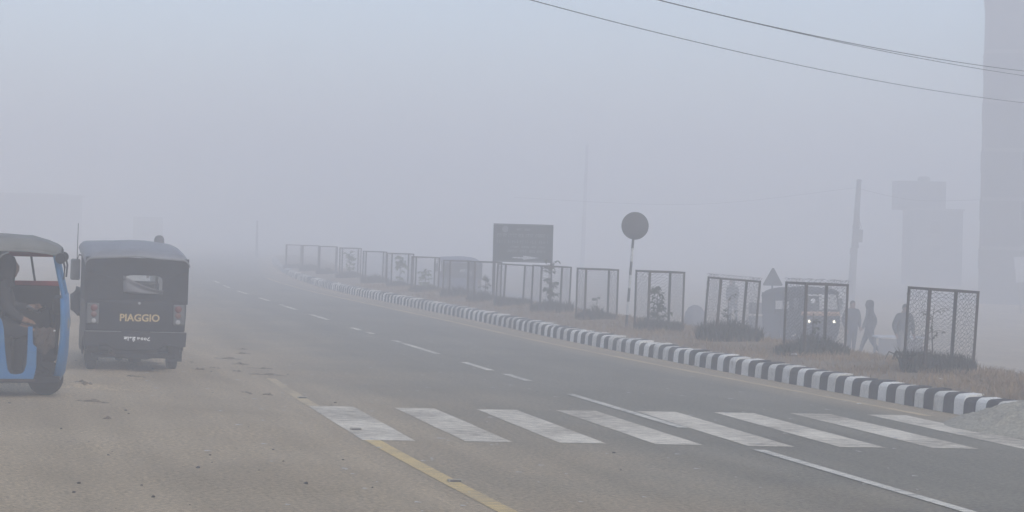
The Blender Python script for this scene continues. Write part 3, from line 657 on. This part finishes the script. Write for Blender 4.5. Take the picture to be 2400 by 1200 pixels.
def stand(sw=0.0, arm=0.06, lean=0.0, heavy=1.0):
    """walking / standing joints; sw = stride half length"""
    J = {'pelvis': (0, 0, .92), 'waist': (0, .01 + lean * .3, 1.06), 'chest': (0, .0 + lean, 1.3), 'neck': (0, .01 + lean * 1.3, 1.47), 'skull': (0, .03 + lean * 1.5, 1.55)}
    for s, g in (('l', -1), ('r', 1)):
        k = sw * g
        J['sh' + s] = (g * .18 * heavy, lean, 1.38); J['el' + s] = (g * (.23 * heavy + arm * .4), lean - k * .45 - .03, 1.12); J['wr' + s] = (g * (.22 * heavy + arm * .3), lean - k * .6 + .05, .89); J['pa' + s] = (g * (.22 * heavy + arm * .25), lean - k * .62 + .08, .82)
        J['hp' + s] = (g * .09, 0, .86); J['kn' + s] = (g * .1, k * .55 + abs(k) * .12 + .015, .48 - abs(k) * .03)
        back = k < -.05
        J['an' + s] = (g * .1, k * 1.15 - (.04 if back else .0), .085 + (.09 if back else 0)); J['to' + s] = (g * .115, k * 1.15 + (.10 if back else .15), .04 + (.0 if back else 0))
    return J

zp = lambda x, y: max(zg(x, y), zg(x, y) + .02 if 6.2 < x - xk(y) < 13.6 else -9)
person('person', 'person in dark jacket and trousers striding beside the lit rickshaw', (10.34, 54.0, zp(10.34, 54)), R(75), stand(.26), M_JACK[0], M_TROU[0], hood=True, h=.94)
person('person', 'person in grey coat standing left of the striding figure', (9.98, 54.9, zp(9.98, 54.9)), R(200), stand(.03, heavy=1.1), M_JACK[1], M_TROU[1], h=.92)
person('person', 'person in loose dark jacket seen through the left post of the nearest tree cage', (10.38, 49.6, zp(10.4, 49.6)), R(-150), stand(.05, .12, .03, 1.15), M_JACK[2], M_TROU[2], h=.96)
person('person', 'hazy figure seen through the third tree cage from the sand pile', (9.0, 76.0, zp(9.0, 76.0)), R(150), stand(.1, .02, .1), M_JACK[3], M_TROU[0], hood=True, h=1.0)
person('person', 'faint figure whose head shows above the black rickshaw roof', (-8.46, 45.0, zg(-8.46, 45) + .2), R(20), stand(.02), M_JACK[1], M_TROU[1], hood=True, h=1.03)
# driver of the blue rickshaw, seated and leaning towards the handlebar (facing the front of the vehicle)
Jd = {'pelvis': (0, -.06, .86), 'waist': (0, -.05, 1.0), 'chest': (0, .01, 1.24), 'neck': (0, .05, 1.41), 'skull': (0, .085, 1.49),
      'shl': (-.18, .02, 1.32), 'shr': (.18, .02, 1.32), 'ell': (-.24, .12, 1.08), 'elr': (.24, .10, 1.06), 'wrl': (-.18, .33, 1.08), 'wrr': (.2, .27, .96), 'pal': (-.16, .40, 1.09), 'par': (.19, .34, .94),
      'hpl': (-.09, .02, .83), 'hpr': (.09, .02, .83), 'knl': (-.13, .42, .82), 'knr': (.14, .40, .82), 'anl': (-.13, .43, .38), 'anr': (.13, .30, .38), 'tol': (-.14, .57, .33), 'tor': (.14, .43, .33)}
dv = blue.matrix_basis @ Vector((.2, 1.40, 0))
person('person', 'driver in dark hooded jacket sitting in the blue rickshaw', (dv.x, dv.y, BL[2] - .055), R(-78), Jd, M_JACK[0], M_TROU[0], hood=True, h=1.05)

# ------------------------------------------------------------------ tree cages on the median
CH, CW = 1.2, .75
def cage_wire(seed, floppy):
    rr = random.Random(seed); b = MB(); q = CW / 2 + .012; top = CH + (.07 if floppy else .0)
    def strand(P, n):
        pts = [P(k / n) for k in range(n + 1)]; rings = []
        for i, p in enumerate(pts):
            p = Vector(p); rings.append([p + Vector((.0023, 0, .0)), p + Vector((-.0013, .002, .0013)), p + Vector((-.0011, -.002, -.0013))])
        b.loft(rings, caps=False)
    for side in range(4):
        a = side * math.pi / 2; c, s = math.cos(a), math.sin(a)
        def tr(u, z, bulge):
            x, y_ = u, -q - bulge
            return (x * c - y_ * s, x * s + y_ * c, z)
        pit = .062; z = -.45
        while z < top + .45:
            for dr in (1, -1):
                z0, z1 = (z, z + .42) if dr > 0 else (z + .42, z)
                n = 14; ph = rr.uniform(0, 6)
                pts = []
                for k in range(n + 1):
                    f = k / n; zz = z0 + (z1 - z0) * f + .012 * (1 if k % 2 else -1) + .006 * math.sin(f * 9 + ph); u = -CW / 2 + CW * f
                    if zz < .02 or zz > top: continue
                    bl = .02 * math.sin(zz * 5 + side) + .012 * math.sin(f * 7 + ph) + (.05 * (zz - CH) / .1 if zz > CH else 0)
                    pts.append(tr(u, zz, bl))
                if len(pts) > 1: strand(lambda t, pts=pts: pts[int(round(t * (len(pts) - 1)))], len(pts) - 1)
            z += pit
        strand(lambda t: tr(-CW / 2 + CW * t, top + .01 * math.sin(t * 20), .02), 12)
    me = b.mesh('wire_mesh', False); me.materials.append(M_WIRE); return me
WIRES = [cage_wire(1, False), cage_wire(2, False), cage_wire(3, True)]
hb = .021
def ang(x, y_):                              # angle-iron upright
    sx, sy = math.copysign(1, x), math.copysign(1, y_); p = [(x + sx * hb, y_ + sy * hb), (x - sx * hb, y_ + sy * hb), (x - sx * hb, y_ + sy * (hb - .008)), (x + sx * (hb - .008), y_ + sy * (hb - .008)), (x + sx * (hb - .008), y_ - sy * hb), (x + sx * hb, y_ - sy * hb)]
    b = MB().slab(p, 'Z', -.1, CH); me = b.mesh('post'); me.materials.append(M_IRON); return me
POSTS = [ang(sx * CW / 2, sy * CW / 2) for sx in (-1, 1) for sy in (-1, 1)]
RAILS = []
for a in range(4):
    b = MB().box((0, -CW / 2, CH + .006), (CW + .05, .036, .012)); b.box((0, -CW / 2 - .014, CH - .012), (CW - .05, .006, .026)); me = b.mesh('top_rail'); me.transform(Matrix.Rotation(a * math.pi / 2, 4, 'Z')); me.transform(Matrix.Translation((0, 0, .0005 * (a % 2)))); me.materials.append(M_IRON); RAILS.append(me)

def weed_mesh(seed, hi):
    rr = random.Random(seed); pts = []
    for _ in range(3000):
        a = rr.uniform(0, 6.283); r = .50 * math.sqrt(rr.random()); pts.append((r * math.cos(a) * 1.0, r * math.sin(a), 0))
    me = tuft_mesh('weed', pts, M_WEED, rr, (.03, hi), (.004, .011), .7, lambda x, y: (1.15 - 1.1 * math.hypot(x, y)) * (1 + .75 * noise.noise((x * 3.2, y * 3.2, seed * 1.7)))); return me
WEEDS = [weed_mesh(11, .30), weed_mesh(12, .24), weed_mesh(13, .34)]

def sapling_mesh(seed, h, n, spread, lsize):
    rr = random.Random(seed); st = MB(); cr = MB()
    st.tube([(0, 0, -.05), (.01, .01, h * .35), (-.01, .02, h * .7), (.02, 0, h)], [.013, .011, .008, .004], 6)
    for i in range(n):
        z0 = h * rr.uniform(.25, .98); a = rr.uniform(0, 6.283); ln = spread * rr.uniform(.4, 1.0) * (1.2 - .5 * z0 / h)
        tip = Vector((math.cos(a) * ln, math.sin(a) * ln, z0 + ln * rr.uniform(-.1, .7))); base = Vector((0, .01, z0))
        st.tube([base, (base + tip) / 2 + Vector((0, 0, .03)), tip], [.006, .004, .002], 5)
        for k in range(11):
            f = rr.uniform(.3, 1.08); c = base + (tip - base) * f; b_ = rr.uniform(0, 6.283); d = Vector((math.cos(b_), math.sin(b_), rr.uniform(-.9, .3))).normalized()
            l_ = lsize * rr.uniform(.6, 1.2); sd_ = d.cross(Vector((0, 0, 1))).normalized() * l_ * .27
            cr.add([c, c + d * l_ * .35 + sd_, c + d * l_ + Vector((0, 0, -.25 * l_)), c + d * l_ * .35 - sd_, c + d * l_ * .5 + Vector((0, 0, -.08 * l_))], [(0, 1, 4), (1, 2, 4), (2, 3, 4), (3, 0, 4)])
    return st.mesh('stem'), cr.mesh('crown', False)

ORD = ['first', 'second', 'third', 'fourth', 'fifth', 'sixth', 'seventh', 'eighth', 'ninth', 'tenth', 'eleventh', 'twelfth', 'thirteenth', 'fourteenth', 'fifteenth', 'sixteenth']
CAGES = [(6.38, 27.95, 2.6, 2, 1.02), (5.13, 31.65, 1.0, 2, 1.0), (4.1, 35.15, 3.6, 2, .95), (3.05, 38.75, .8, 0, 1.02), (1.96, 43.05, .7, 1, .97), (.97, 46.6, 1.6, 0, .96), (.06, 49.9, 2.2, 1, .92), (-.76, 52.6, .6, 0, .93),
         (-1.57, 55.8, .5, 1, .92), (-2.78, 60.2, 1.0, 0, .95), (-3.85, 64.6, .6, 1, .97), (-5.1, 69.6, .9, 0, .98), (-6.55, 76.0, .4, 1, 1.0), (-8.05, 82.0, .8, 0, 1.0), (-9.44, 88.0, .5, 1, 1.0), (-11.05, 95.0, .6, 0, 1.0)]
for i, (x, y_, tl, wv, sc) in enumerate(CAGES):
    z = zmed(x, y_); th = math.atan2(-(xk(y_ + 1) - xk(y_ - 1)), 2.0)
    extra = {0: ', leaning, the largest', 1: ', with mesh curling above the rim', 2: ', leaning hardest', 3: ', beside the round sign', 7: ', just behind the signboard post'}.get(i, '')
    cg = thing('tree_cage', 'rusty wire mesh tree cage, %s from the sand pile%s' % (ORD[i], extra), 'tree cage', (x, y_, z - .02), th + R({0: -7, 2: -5}.get(i, random.uniform(-2, 2))), 'tree cages along the median', tilt=(0, R(tl)))
    cg.scale = (1, 1, sc)
    for me in POSTS: link('post', me, None, cg)
    for me in RAILS: link('top_rail', me, None, cg)
    link('wire_mesh', WIRES[wv if wv < 2 or i < 3 else 0] if i != 0 else WIRES[0], None, cg)
    wd = link('weed_clump', WEEDS[i % 3]); wd.location = (x + random.uniform(-.05, .05), y_, z - .01); wd.rotation_euler = (0, 0, random.uniform(0, 6)); k = random.uniform(.95, 1.15) * (1.1 if i < 3 else .95)
    wd.scale = (k * (1.12 if i == 0 else 1), k, k * (1.15 if i == 0 else 1)); tag(wd, 'dark weeds around the foot of the %s tree cage from the sand pile' % ORD[i], 'weeds', 'weed clumps under the tree cages')

SAPS = {0: ('thin', .95, 9, .42, .05, M_STEM), 3: ('leafy', .9, 26, .24, .115, M_LEAF), 1: ('thin', .7, 8, .25, .07, M_LEAF), 2: ('thin', .75, 9, .3, .06, M_LEAF), 4: ('thin', .5, 7, .2, .07, M_LEAF), 5: ('tall', 1.28, 22, .26, .13, M_LEAF), 7: ('leafy', .75, 12, .24, .1, M_LEAF), 9: ('leafy', .8, 16, .3, .13, M_LEAFP), 10: ('leafy', 1.05, 18, .3, .14, M_LEAFP), 12: ('leafy', 1.05, 20, .34, .15, M_LEAFP)}
for i, (kind, h, n, spd, ls, lm) in SAPS.items():
    x, y_ = CAGES[i][0], CAGES[i][1]; st, cr = sapling_mesh(40 + i, h, n, spd, ls)
    word = {'thin': 'thin straggly sapling', 'leafy': 'leafy young sapling', 'tall': 'tall leafy sapling poking above the rim'}[kind]
    t = thing('sapling', '%s inside the %s tree cage from the sand pile' % (word, ORD[i]), 'sapling', (x + random.uniform(-.04, .04) + (-.12 if i == 0 else 0), y_, zmed(x, y_)), random.uniform(0, 6), 'saplings inside the tree cages')
    link('stem', st, M_STEM, t); link('crown', cr, lm, t)
# bramble spilling out on the left of the nearest cage
rr = random.Random(77); b = MB()
for _ in range(26):
    a = rr.uniform(0, 6.28); p = Vector((rr.uniform(-.1, .1), rr.uniform(-.1, .1), 0)); d = Vector((math.cos(a) * .25, math.sin(a) * .25, 0))
    b.tube([p, p + d * .5 + Vector((0, 0, .22)), p + d + Vector((0, 0, .26)), p + d * 1.25 + Vector((0, 0, .16))], [.012, .011, .009, .006], 5)
o = b.build('bramble', M_WEED, None); o.location = (5.90, 27.7, zmed(5.9, 27.7)); o.scale = (.9, .9, 1.15); tag(o, 'dark arching bramble at the left foot of the nearest tree cage', 'bush')

# ------------------------------------------------------------------ signs
x, y_ = 2.47, 40.0
t = thing('round_sign', 'round traffic sign seen from the back on a black and white banded pole', 'traffic sign', (x, y_, zmed(x, y_)), R(8), tilt=(0, R(3.2)))
for k in range(7):
    MB().lathe([(.028, 0), (.028, .285)], (0, 0, -.04 + k * .285), 'Z', 12).build('pole_band', (M_SIGNB, M_PW)[k % 2], t, True)
dsc = MB().lathe([(.01, -.008), (.285, -.008), (.295, -.002), (.295, .008), (.01, .008)], (.012, -.035, 2.15), 'Y', 40).build('disc', M_SIGNB, t, True)
MB().box((.012, -.012, 2.15), (.4, .012, .03)).build('bracket', M_SIGNB, dsc)

t = thing('signboard', 'rectangular dark direction board with faded lettering and white arrow on two posts', 'signboard', (.29, 52.0, 0.30), R(-4), tilt=(0, R(.2)))
for s in (-1, 1): MB().box((s * .805, .03, 1.06), (.05, .05, 2.2)).build('post', M_IRON, t)
pn = MB().box((0, 0, 1.67), (1.64, .03, 1.0)).build('board', M_SIGN, t, bevel=.004)
for zz in (1.155, 2.185): MB().box((0, -.004, zz), (1.66, .04, .025)).build('frame', M_SIGNB, pn)
rr = random.Random(21)
def row(z, x0, x1, h, bar):
    b = MB(); x = x0
    while x < x1:
        wl = rr.uniform(.12, .3); e = min(x + wl, x1)
        if bar: b.box(((x + e) / 2, -.0175, z + h * .42), (e - x, .005, h * .16))
        q = x
        while q < e - .02:
            wd = rr.uniform(.012, .022); b.box((q + wd / 2, -.0175, z + rr.uniform(-.06, .02) * h), (wd, .005, h * rr.uniform(.55, .8))); 
            if rr.random() < .5: b.box((q + wd * 1.6, -.0177, z + rr.uniform(-.3, .3) * h), (wd * 1.6, .005, h * .18))
            q += rr.uniform(.04, .065) * (h / .1 + .3) * .75
        x = e + .06
    b.build('lettering_row', M_SIGNT, pn)
row(2.04, -.18, .22, .07, True); row(1.87, -.72, .72, .11, True); row(1.71, -.72, .76, .13, False); row(1.56, -.35, .62, .06, True); row(1.44, -.42, .65, .08, True)
MB().slab([(-.28, 1.285), (.02, 1.285), (.02, 1.33), (.46, 1.27), (.02, 1.21), (.02, 1.245), (-.28, 1.25)], 'Y', -.021, -.016).build('arrow', M_BOARD, pn)
MB().lathe([(.002, 0), (.09, 0), (.09, .004), (.002, .004)], (-.5, -.021, 2.05), 'Y', 20).build('emblem', M_SIGNT, pn)

x, y_ = 8.34, 60.0
t = thing('triangular_sign', 'triangular warning sign seen from behind above the lit rickshaw', 'traffic sign', (x, y_, zg(x, y_)), R(10))
MB().tube([(0, 0, 0), (0, 0, 2.4)], .03).build('post', M_SIGNB, t)
MB().slab([(-.30, 1.86), (.30, 1.86), (.325, 1.9), (.03, 2.42), (-.03, 2.42), (-.325, 1.9)], 'Y', -.045, -.032).build('plate', M_SIGNB, t)

# ------------------------------------------------------------------ sand pile, basin and litter by the kerb's end
cxs, cys = 6.55, 22.75; b = MB(); rings = []
for i in range(33):
    r = 1 - i / 32
    ring = []
    for k in range(128):
        a = 6.28319 * k / 128; rx, ry = 1.25, 1.45
        n_ = noise.noise((math.cos(a) * 1.6, math.sin(a) * 1.6, r * 2)); q = r * (1 + .10 * n_)
        x = cxs + rx * q * math.cos(a); y_ = cys + ry * q * math.sin(a)
        z = .38 * (1 - min(1, r) ** 1.25) + .03 * noise.noise((x * 3, y_ * 3, 1)) * (1 - r * r) + .03 * noise.noise((x * 7, y_ * 7, 2)) * (1 - r ** 6) + .022 * noise.noise((x * 19, y_ * 19, 4)) * (1 - r ** 8)
        ring.append((x, y_, z - (.02 if i == 0 else 0)))
    rings.append(ring)
b.loft(rings); o = b.build('sand_pile', M_SAND, None, True); tag(o, 'pile of grey sand spilling from the kerb onto the crosswalk', 'sand pile')
t = thing('plastic_basin', 'red rimmed dark plastic basin at the photo edge behind the sand pile', 'basin', (6.83, 24.15, .31), R(20), tilt=(R(-14), R(10)))
MB().lathe([(.06, 0), (.11, .005), (.15, .11), (.145, .11), (.105, .012), (.06, .01)], (0, 0, 0), 'Z', 24).build('bowl', M_RUB, t, True)
MB().lathe([(.145, .108), (.165, .105), (.17, .135), (.15, .14), (.145, .108)], (0, 0, 0), 'Z', 24).build('rim', mat('basin_red', (.35, .05, .06), .5), t, True)
def scrap(x, y_, s, label, m=M_LIT, zz=None):
    b = MB(); rr = random.Random(int(x * 100)); g = [[(x + (i - 2) * s * .5 + rr.uniform(-.2, .2) * s, y_ + (j - 2) * s * .35, (zmed(x, y_) if zz is None else zz) + .03 + rr.uniform(0, .5) * s) for i in range(5)] for j in range(5)]
    tag(b.loft(g, closed=False).build('litter_scrap', m, None, solid=.004), label, 'litter', 'litter on the median')
scrap(5.38, 33.5, .07, 'white crumpled scrap on the grass below the second tree cage')
scrap(4.72, 31.05, .06, 'torn pale paper left of the second tree cage foot', M_BOARD)
scrap(5.95, 33.2, .07, 'white plastic bag lying near the walking figures')
scrap(6.05, 26.3, .025, 'tiny white wrapper on the grass before the nearest cage')
scrap(4.75, 25.45, .025, 'tiny white wrapper on the road by the kerb', zz=-.02)

# ------------------------------------------------------------------ street stuff on the far side
x, y_ = 10.75, 52.0
t = thing('market_table', 'low table with pale top between the walking figures and the nearest cage', 'table', (x, y_, zp(x, y_)), R(3))
MB().box((0, 0, .70), (1.3, .7, .05)).build('table_top', M_BOARD, t, bevel=.01)
for sx in (-1, 1):
    for sy in (-1, 1): MB().box((sx * .58, sy * .28, .34), (.06, .06, .68)).build('leg', M_CONC, t)
MB().box((0, -.3, .4), (1.18, .02, .5)).build('apron', M_CONC, t)
x, y_ = 5.5, 56.0; b = MB(); rings = []
for i, (r, z) in enumerate(((.34, 0), (.36, .25), (.35, .6), (.3, .9), (.2, 1.05), (.05, 1.12))):
    rings.append([(r * (1 + .08 * noise.noise((math.cos(k * .4), math.sin(k * .4), z * 2))) * math.cos(k * .3927), r * 1.1 * math.sin(k * .3927), z + .02 * math.sin(k * 1.9)) for k in range(16)])
o = b.loft(rings).build('covered_heap', mat('tarpaulin', (.14, .14, .15), .8, .15, 4), None, True); o.location = (x, y_, zp(x, y_)); tag(o, 'rounded grey covered heap between the third and fourth tree cages', 'heap')
x, y_ = 8.05, 60.5; t = thing('crate_stack', 'faint stack of pale crates left of the lit rickshaw', 'crates', (x - .1, y_, zp(x, y_)), R(5))
for k in range(3):
    for j in range(3): MB().box((random.uniform(-.03, .03), -.2 + .2 * j, .2 + k * .44), (.5, .18, .06)).build('slat', M_CONC, t)
    MB().box((0, 0, .2 + k * .44), (.46, .4, .36)).build('crate_side', M_CONC, t)

def utility_pole(label, x, y_, ztop, lean, clutter, r=.11, arms=True):
    t = thing('utility_pole', label, 'utility pole', (x, y_, zg(x, y_) - .05), R(0), 'utility poles in the fog', tilt=(0, R(lean)))
    h = ztop - zg(x, y_)
    MB().tube([(0, 0, 0), (0, 0, h * .5), (0, 0, h)], [r * 1.25, r, r * .75], 10).build('shaft', M_CONCD, t, True)
    if arms: MB().box((0, 0, h - .35), (1.0, .08, .09)).build('crossarm', M_CONCD, t)
    else: MB().lathe([(.01, 0), (r, .02), (r * .6, .1), (.01, .12)], (0, 0, h), 'Z', 10).build('cap', M_CONCD, t, True)
    for k in (-.55, -.2, .2, .55): MB().lathe([(.01, 0), (.04, .02), (.03, .07), (.045, .1), (.01, .14)], (k, 0, h - .305), 'Z', 10).build('insulator', M_SIGNB, t, True) if arms else None
    if clutter:
        MB().box((.12, -.1, h * .55), (.55, .4, .75)).build('transformer', M_CONCD, t, bevel=.03)
        MB().box((-.05, -.12, h * .42), (.4, .25, .35)).build('meter_box', M_CONCD, t, bevel=.02)
        b = MB(); rr = random.Random(9)
        for _ in range(9): b.tube([(rr.uniform(-.1, .2), -.1, h * rr.uniform(.6, .95)), (rr.uniform(-.25, .35), -.2, h * .62), (rr.uniform(-.2, .25), -.15, h * .45)], .018, 5)
        b.build('cable_bundle', M_CABLE, t)
    return t
utility_pole('hazy leaning utility pole with transformer between the walking figures and the tower', 19.9, 110.0, 5.85, 2.6, True, .19, False)
utility_pole('very faint tall utility pole behind the round sign and the signboard', 7.2, 192.0, 11.5, 1.0, False, .2, False)
utility_pole('very faint short pole far down the road where the cages vanish', -20.4, 150.0, 2.8, 0, False, .1, False)

def cable(label, pts, r):
    pts = [Vector(p) for p in pts]; out = []
    for i in range(len(pts) - 1):
        p0, p1, p2, p3 = pts[max(i - 1, 0)], pts[i], pts[i + 1], pts[min(i + 2, len(pts) - 1)]
        for k in range(8):
            q = k / 8; out.append(.5 * ((2 * p1) + (p2 - p0) * q + (2 * p0 - 5 * p1 + 4 * p2 - p3) * q * q + (3 * p1 - p0 - 3 * p2 + p3) * q ** 3))
    out.append(pts[-1]); tag(MB().tube(out, r, 6).build('overhead_cable', M_CABLE, None, True), label, 'cable', 'overhead cables')
def span(x0, y0, sl, zm, k, ym): return [(x0 + sl * (q - y0), q, zm + k * (q - ym) ** 2) for q in (2, 8, 14, 20, 26, 31, 36, 41, 46, 52, 60)]
cable('lowest overhead cable, crossing the sky alone', span(.19, 26, .6506, 5.33, .0021, 33.5), .0065)
cable('upper overhead cable of the close pair, meeting the right edge higher', span(2.09, 27, .67, 5.60, .0024, 28.3), .0075)
cable('lower overhead cable of the close pair, meeting the right edge below its twin', span(2.13, 27.5, .663, 5.66, .0018, 29.0), .0065)
cable('faint cable running left from the leaning utility pole', [(20.0, 110.0, 5.4), (11, 115, 4.3), (0, 121, 4.6)], .008)
cable('faint cable running right from the leaning utility pole', [(20.0, 110.0, 5.4), (24, 112, 4.8), (29, 114, 5.0)], .01)

# ------------------------------------------------------------------ buildings lost in the fog
def building(label, x0, x1, y0, y1, z0, z1, m, wins, over=0.25, rz=0.0):
    c_ = Vector((x0, y0, 0)) + Matrix.Rotation(rz, 3, 'Z') @ Vector(((x1 - x0) / 2, (y1 - y0) / 2, 0))
    t = thing('building', label, 'building', (c_.x, c_.y, z0), rz)
    W_, D_, H_ = x1 - x0, y1 - y0, z1 - z0
    wl = MB().box((0, 0, H_ / 2), (W_, D_, H_)).build('wall', m, t)
    MB().box((0, 0, H_ + .08), (W_ + over * 2, D_ + over * 2, .16)).build('roof', M_CONC, t, bevel=.02)
    for face, (px, pz, ww, wh) in wins:
        if face == 'f': c = (px - (x0 + x1) / 2, -D_ / 2 - .01, pz - z0); d = (ww, .08, wh); gd = (ww - .16, .06, wh - .16); g = (c[0], c[1] - .025, c[2])
        else: c = (-W_ / 2 - .01, px - (y0 + y1) / 2, pz - z0); d = (.08, ww, wh); gd = (.06, ww - .16, wh - .16); g = (c[0] - .025, c[1], c[2])
        wn = MB().box(c, d).build('window', M_CONCD if m is not M_CONCD else M_CONC, t); MB().box(g, gd).build('pane', M_DARK, wn)
    return t
wins = []
for k in range(5):
    for j in range(3): wins.append(('f', (30.5 + j * 2.8, 1.4 + k * 2.9, 1.3, 1.3)))
    for j in range(4): wins.append(('l', (113.0 + j * 2.5, 1.4 + k * 2.9, 1.2, 1.3)))
bl = building('tall hazy plastered building rising out of frame at the right', 27.6, 39, 111, 124, zg(28, 111) - .1, 17.6, M_CONCD, wins, .25, R(-15))
for k in range(1, 6): MB().box((0, -.05, .5 + k * 2.9), (11.16, 13.1, .22)).build('floor_band', M_CONC, bl)
for bx, bz, bw, bh, lab, rz in ((26.35, 1.05, 1.3, 1.3, 'larger of two faded pale signboards in front of the tall building', 6), (27.2, -.2, 1.2, .9, 'smaller lower pale signboard in front of the tall building', 4)):
    t = thing('shop_board', lab, 'signboard', (bx, 96.0 if bz > .5 else 96.4, bz), R(rz), 'pale boards before the tall building', tilt=(0, R(-7)))
    MB().box((0, 0, 0), (bw, .06, bh)).build('board', M_BOARD, t, bevel=.01)
    for s in (-1, 1): MB().box((s * bw * .4, .05, -bh / 2 - (bz + 1.3 - bh / 2) / 2), (.05, .05, max(.1, bz + 1.3 - bh / 2) + .4)).build('post', M_CONC, t)
t = building('narrow hazy tower building with a wide tank on top', 33.2, 37.4, 156, 160, zg(34, 156) - .1, 5.0, M_CONCD, [('f', (35.1, 1.6, 1.0, 1.2)), ('f', (35.1, 3.6, 1.0, 1.2))], 0.1)
MB().box((-1.2, 0, 7.6), (4.0, 2.6, 2.4)).build('tank_room', M_CONCD, t, bevel=.03)
MB().lathe([(.02, 0), (.5, 0), (.52, .3), (.4, .42), (.02, .45)], (-.8, 0, 8.8), 'Z', 20).build('water_tank', M_CONCD, t, True)
building('very faint low flat-roofed house behind the blue rickshaw', -74, -46.8, 194, 204, zg(-60, 194) - .1, 5.2, M_CONCD, [('f', (-71 + k * 5, 2.2, 1.2, 1.2)) for k in range(5)])
building('very faint small kiosk far behind the black rickshaw', -38.0, -35.4, 188, 190, zg(-36, 188) - .1, 3.0, M_CONC, [('f', (-36.7, 1.4, .8, .6))], .02)

# ------------------------------------------------------------------ fog
hz = MB().box((0, 170, 8.1), (780, 540, 20.4)).build('haze', None)
tag(hz, 'pale grey morning fog filling the whole street', 'fog', kind='stuff')
hm = bpy.data.materials.new('fog'); hm.use_nodes = True; n = hm.node_tree.nodes; n.clear()
vo = n.new('ShaderNodeVolumePrincipled'); vo.inputs['Color'].default_value = (0.985, 0.983, 0.998, 1); vo.inputs['Density'].default_value = 0.0158; vo.inputs['Anisotropy'].default_value = 0.0
vo.inputs['Density Attribute'].default_value = ''
out = n.new('ShaderNodeOutputMaterial'); hm.node_tree.links.new(vo.outputs[0], out.inputs['Volume'])
hz.data.materials.append(hm)
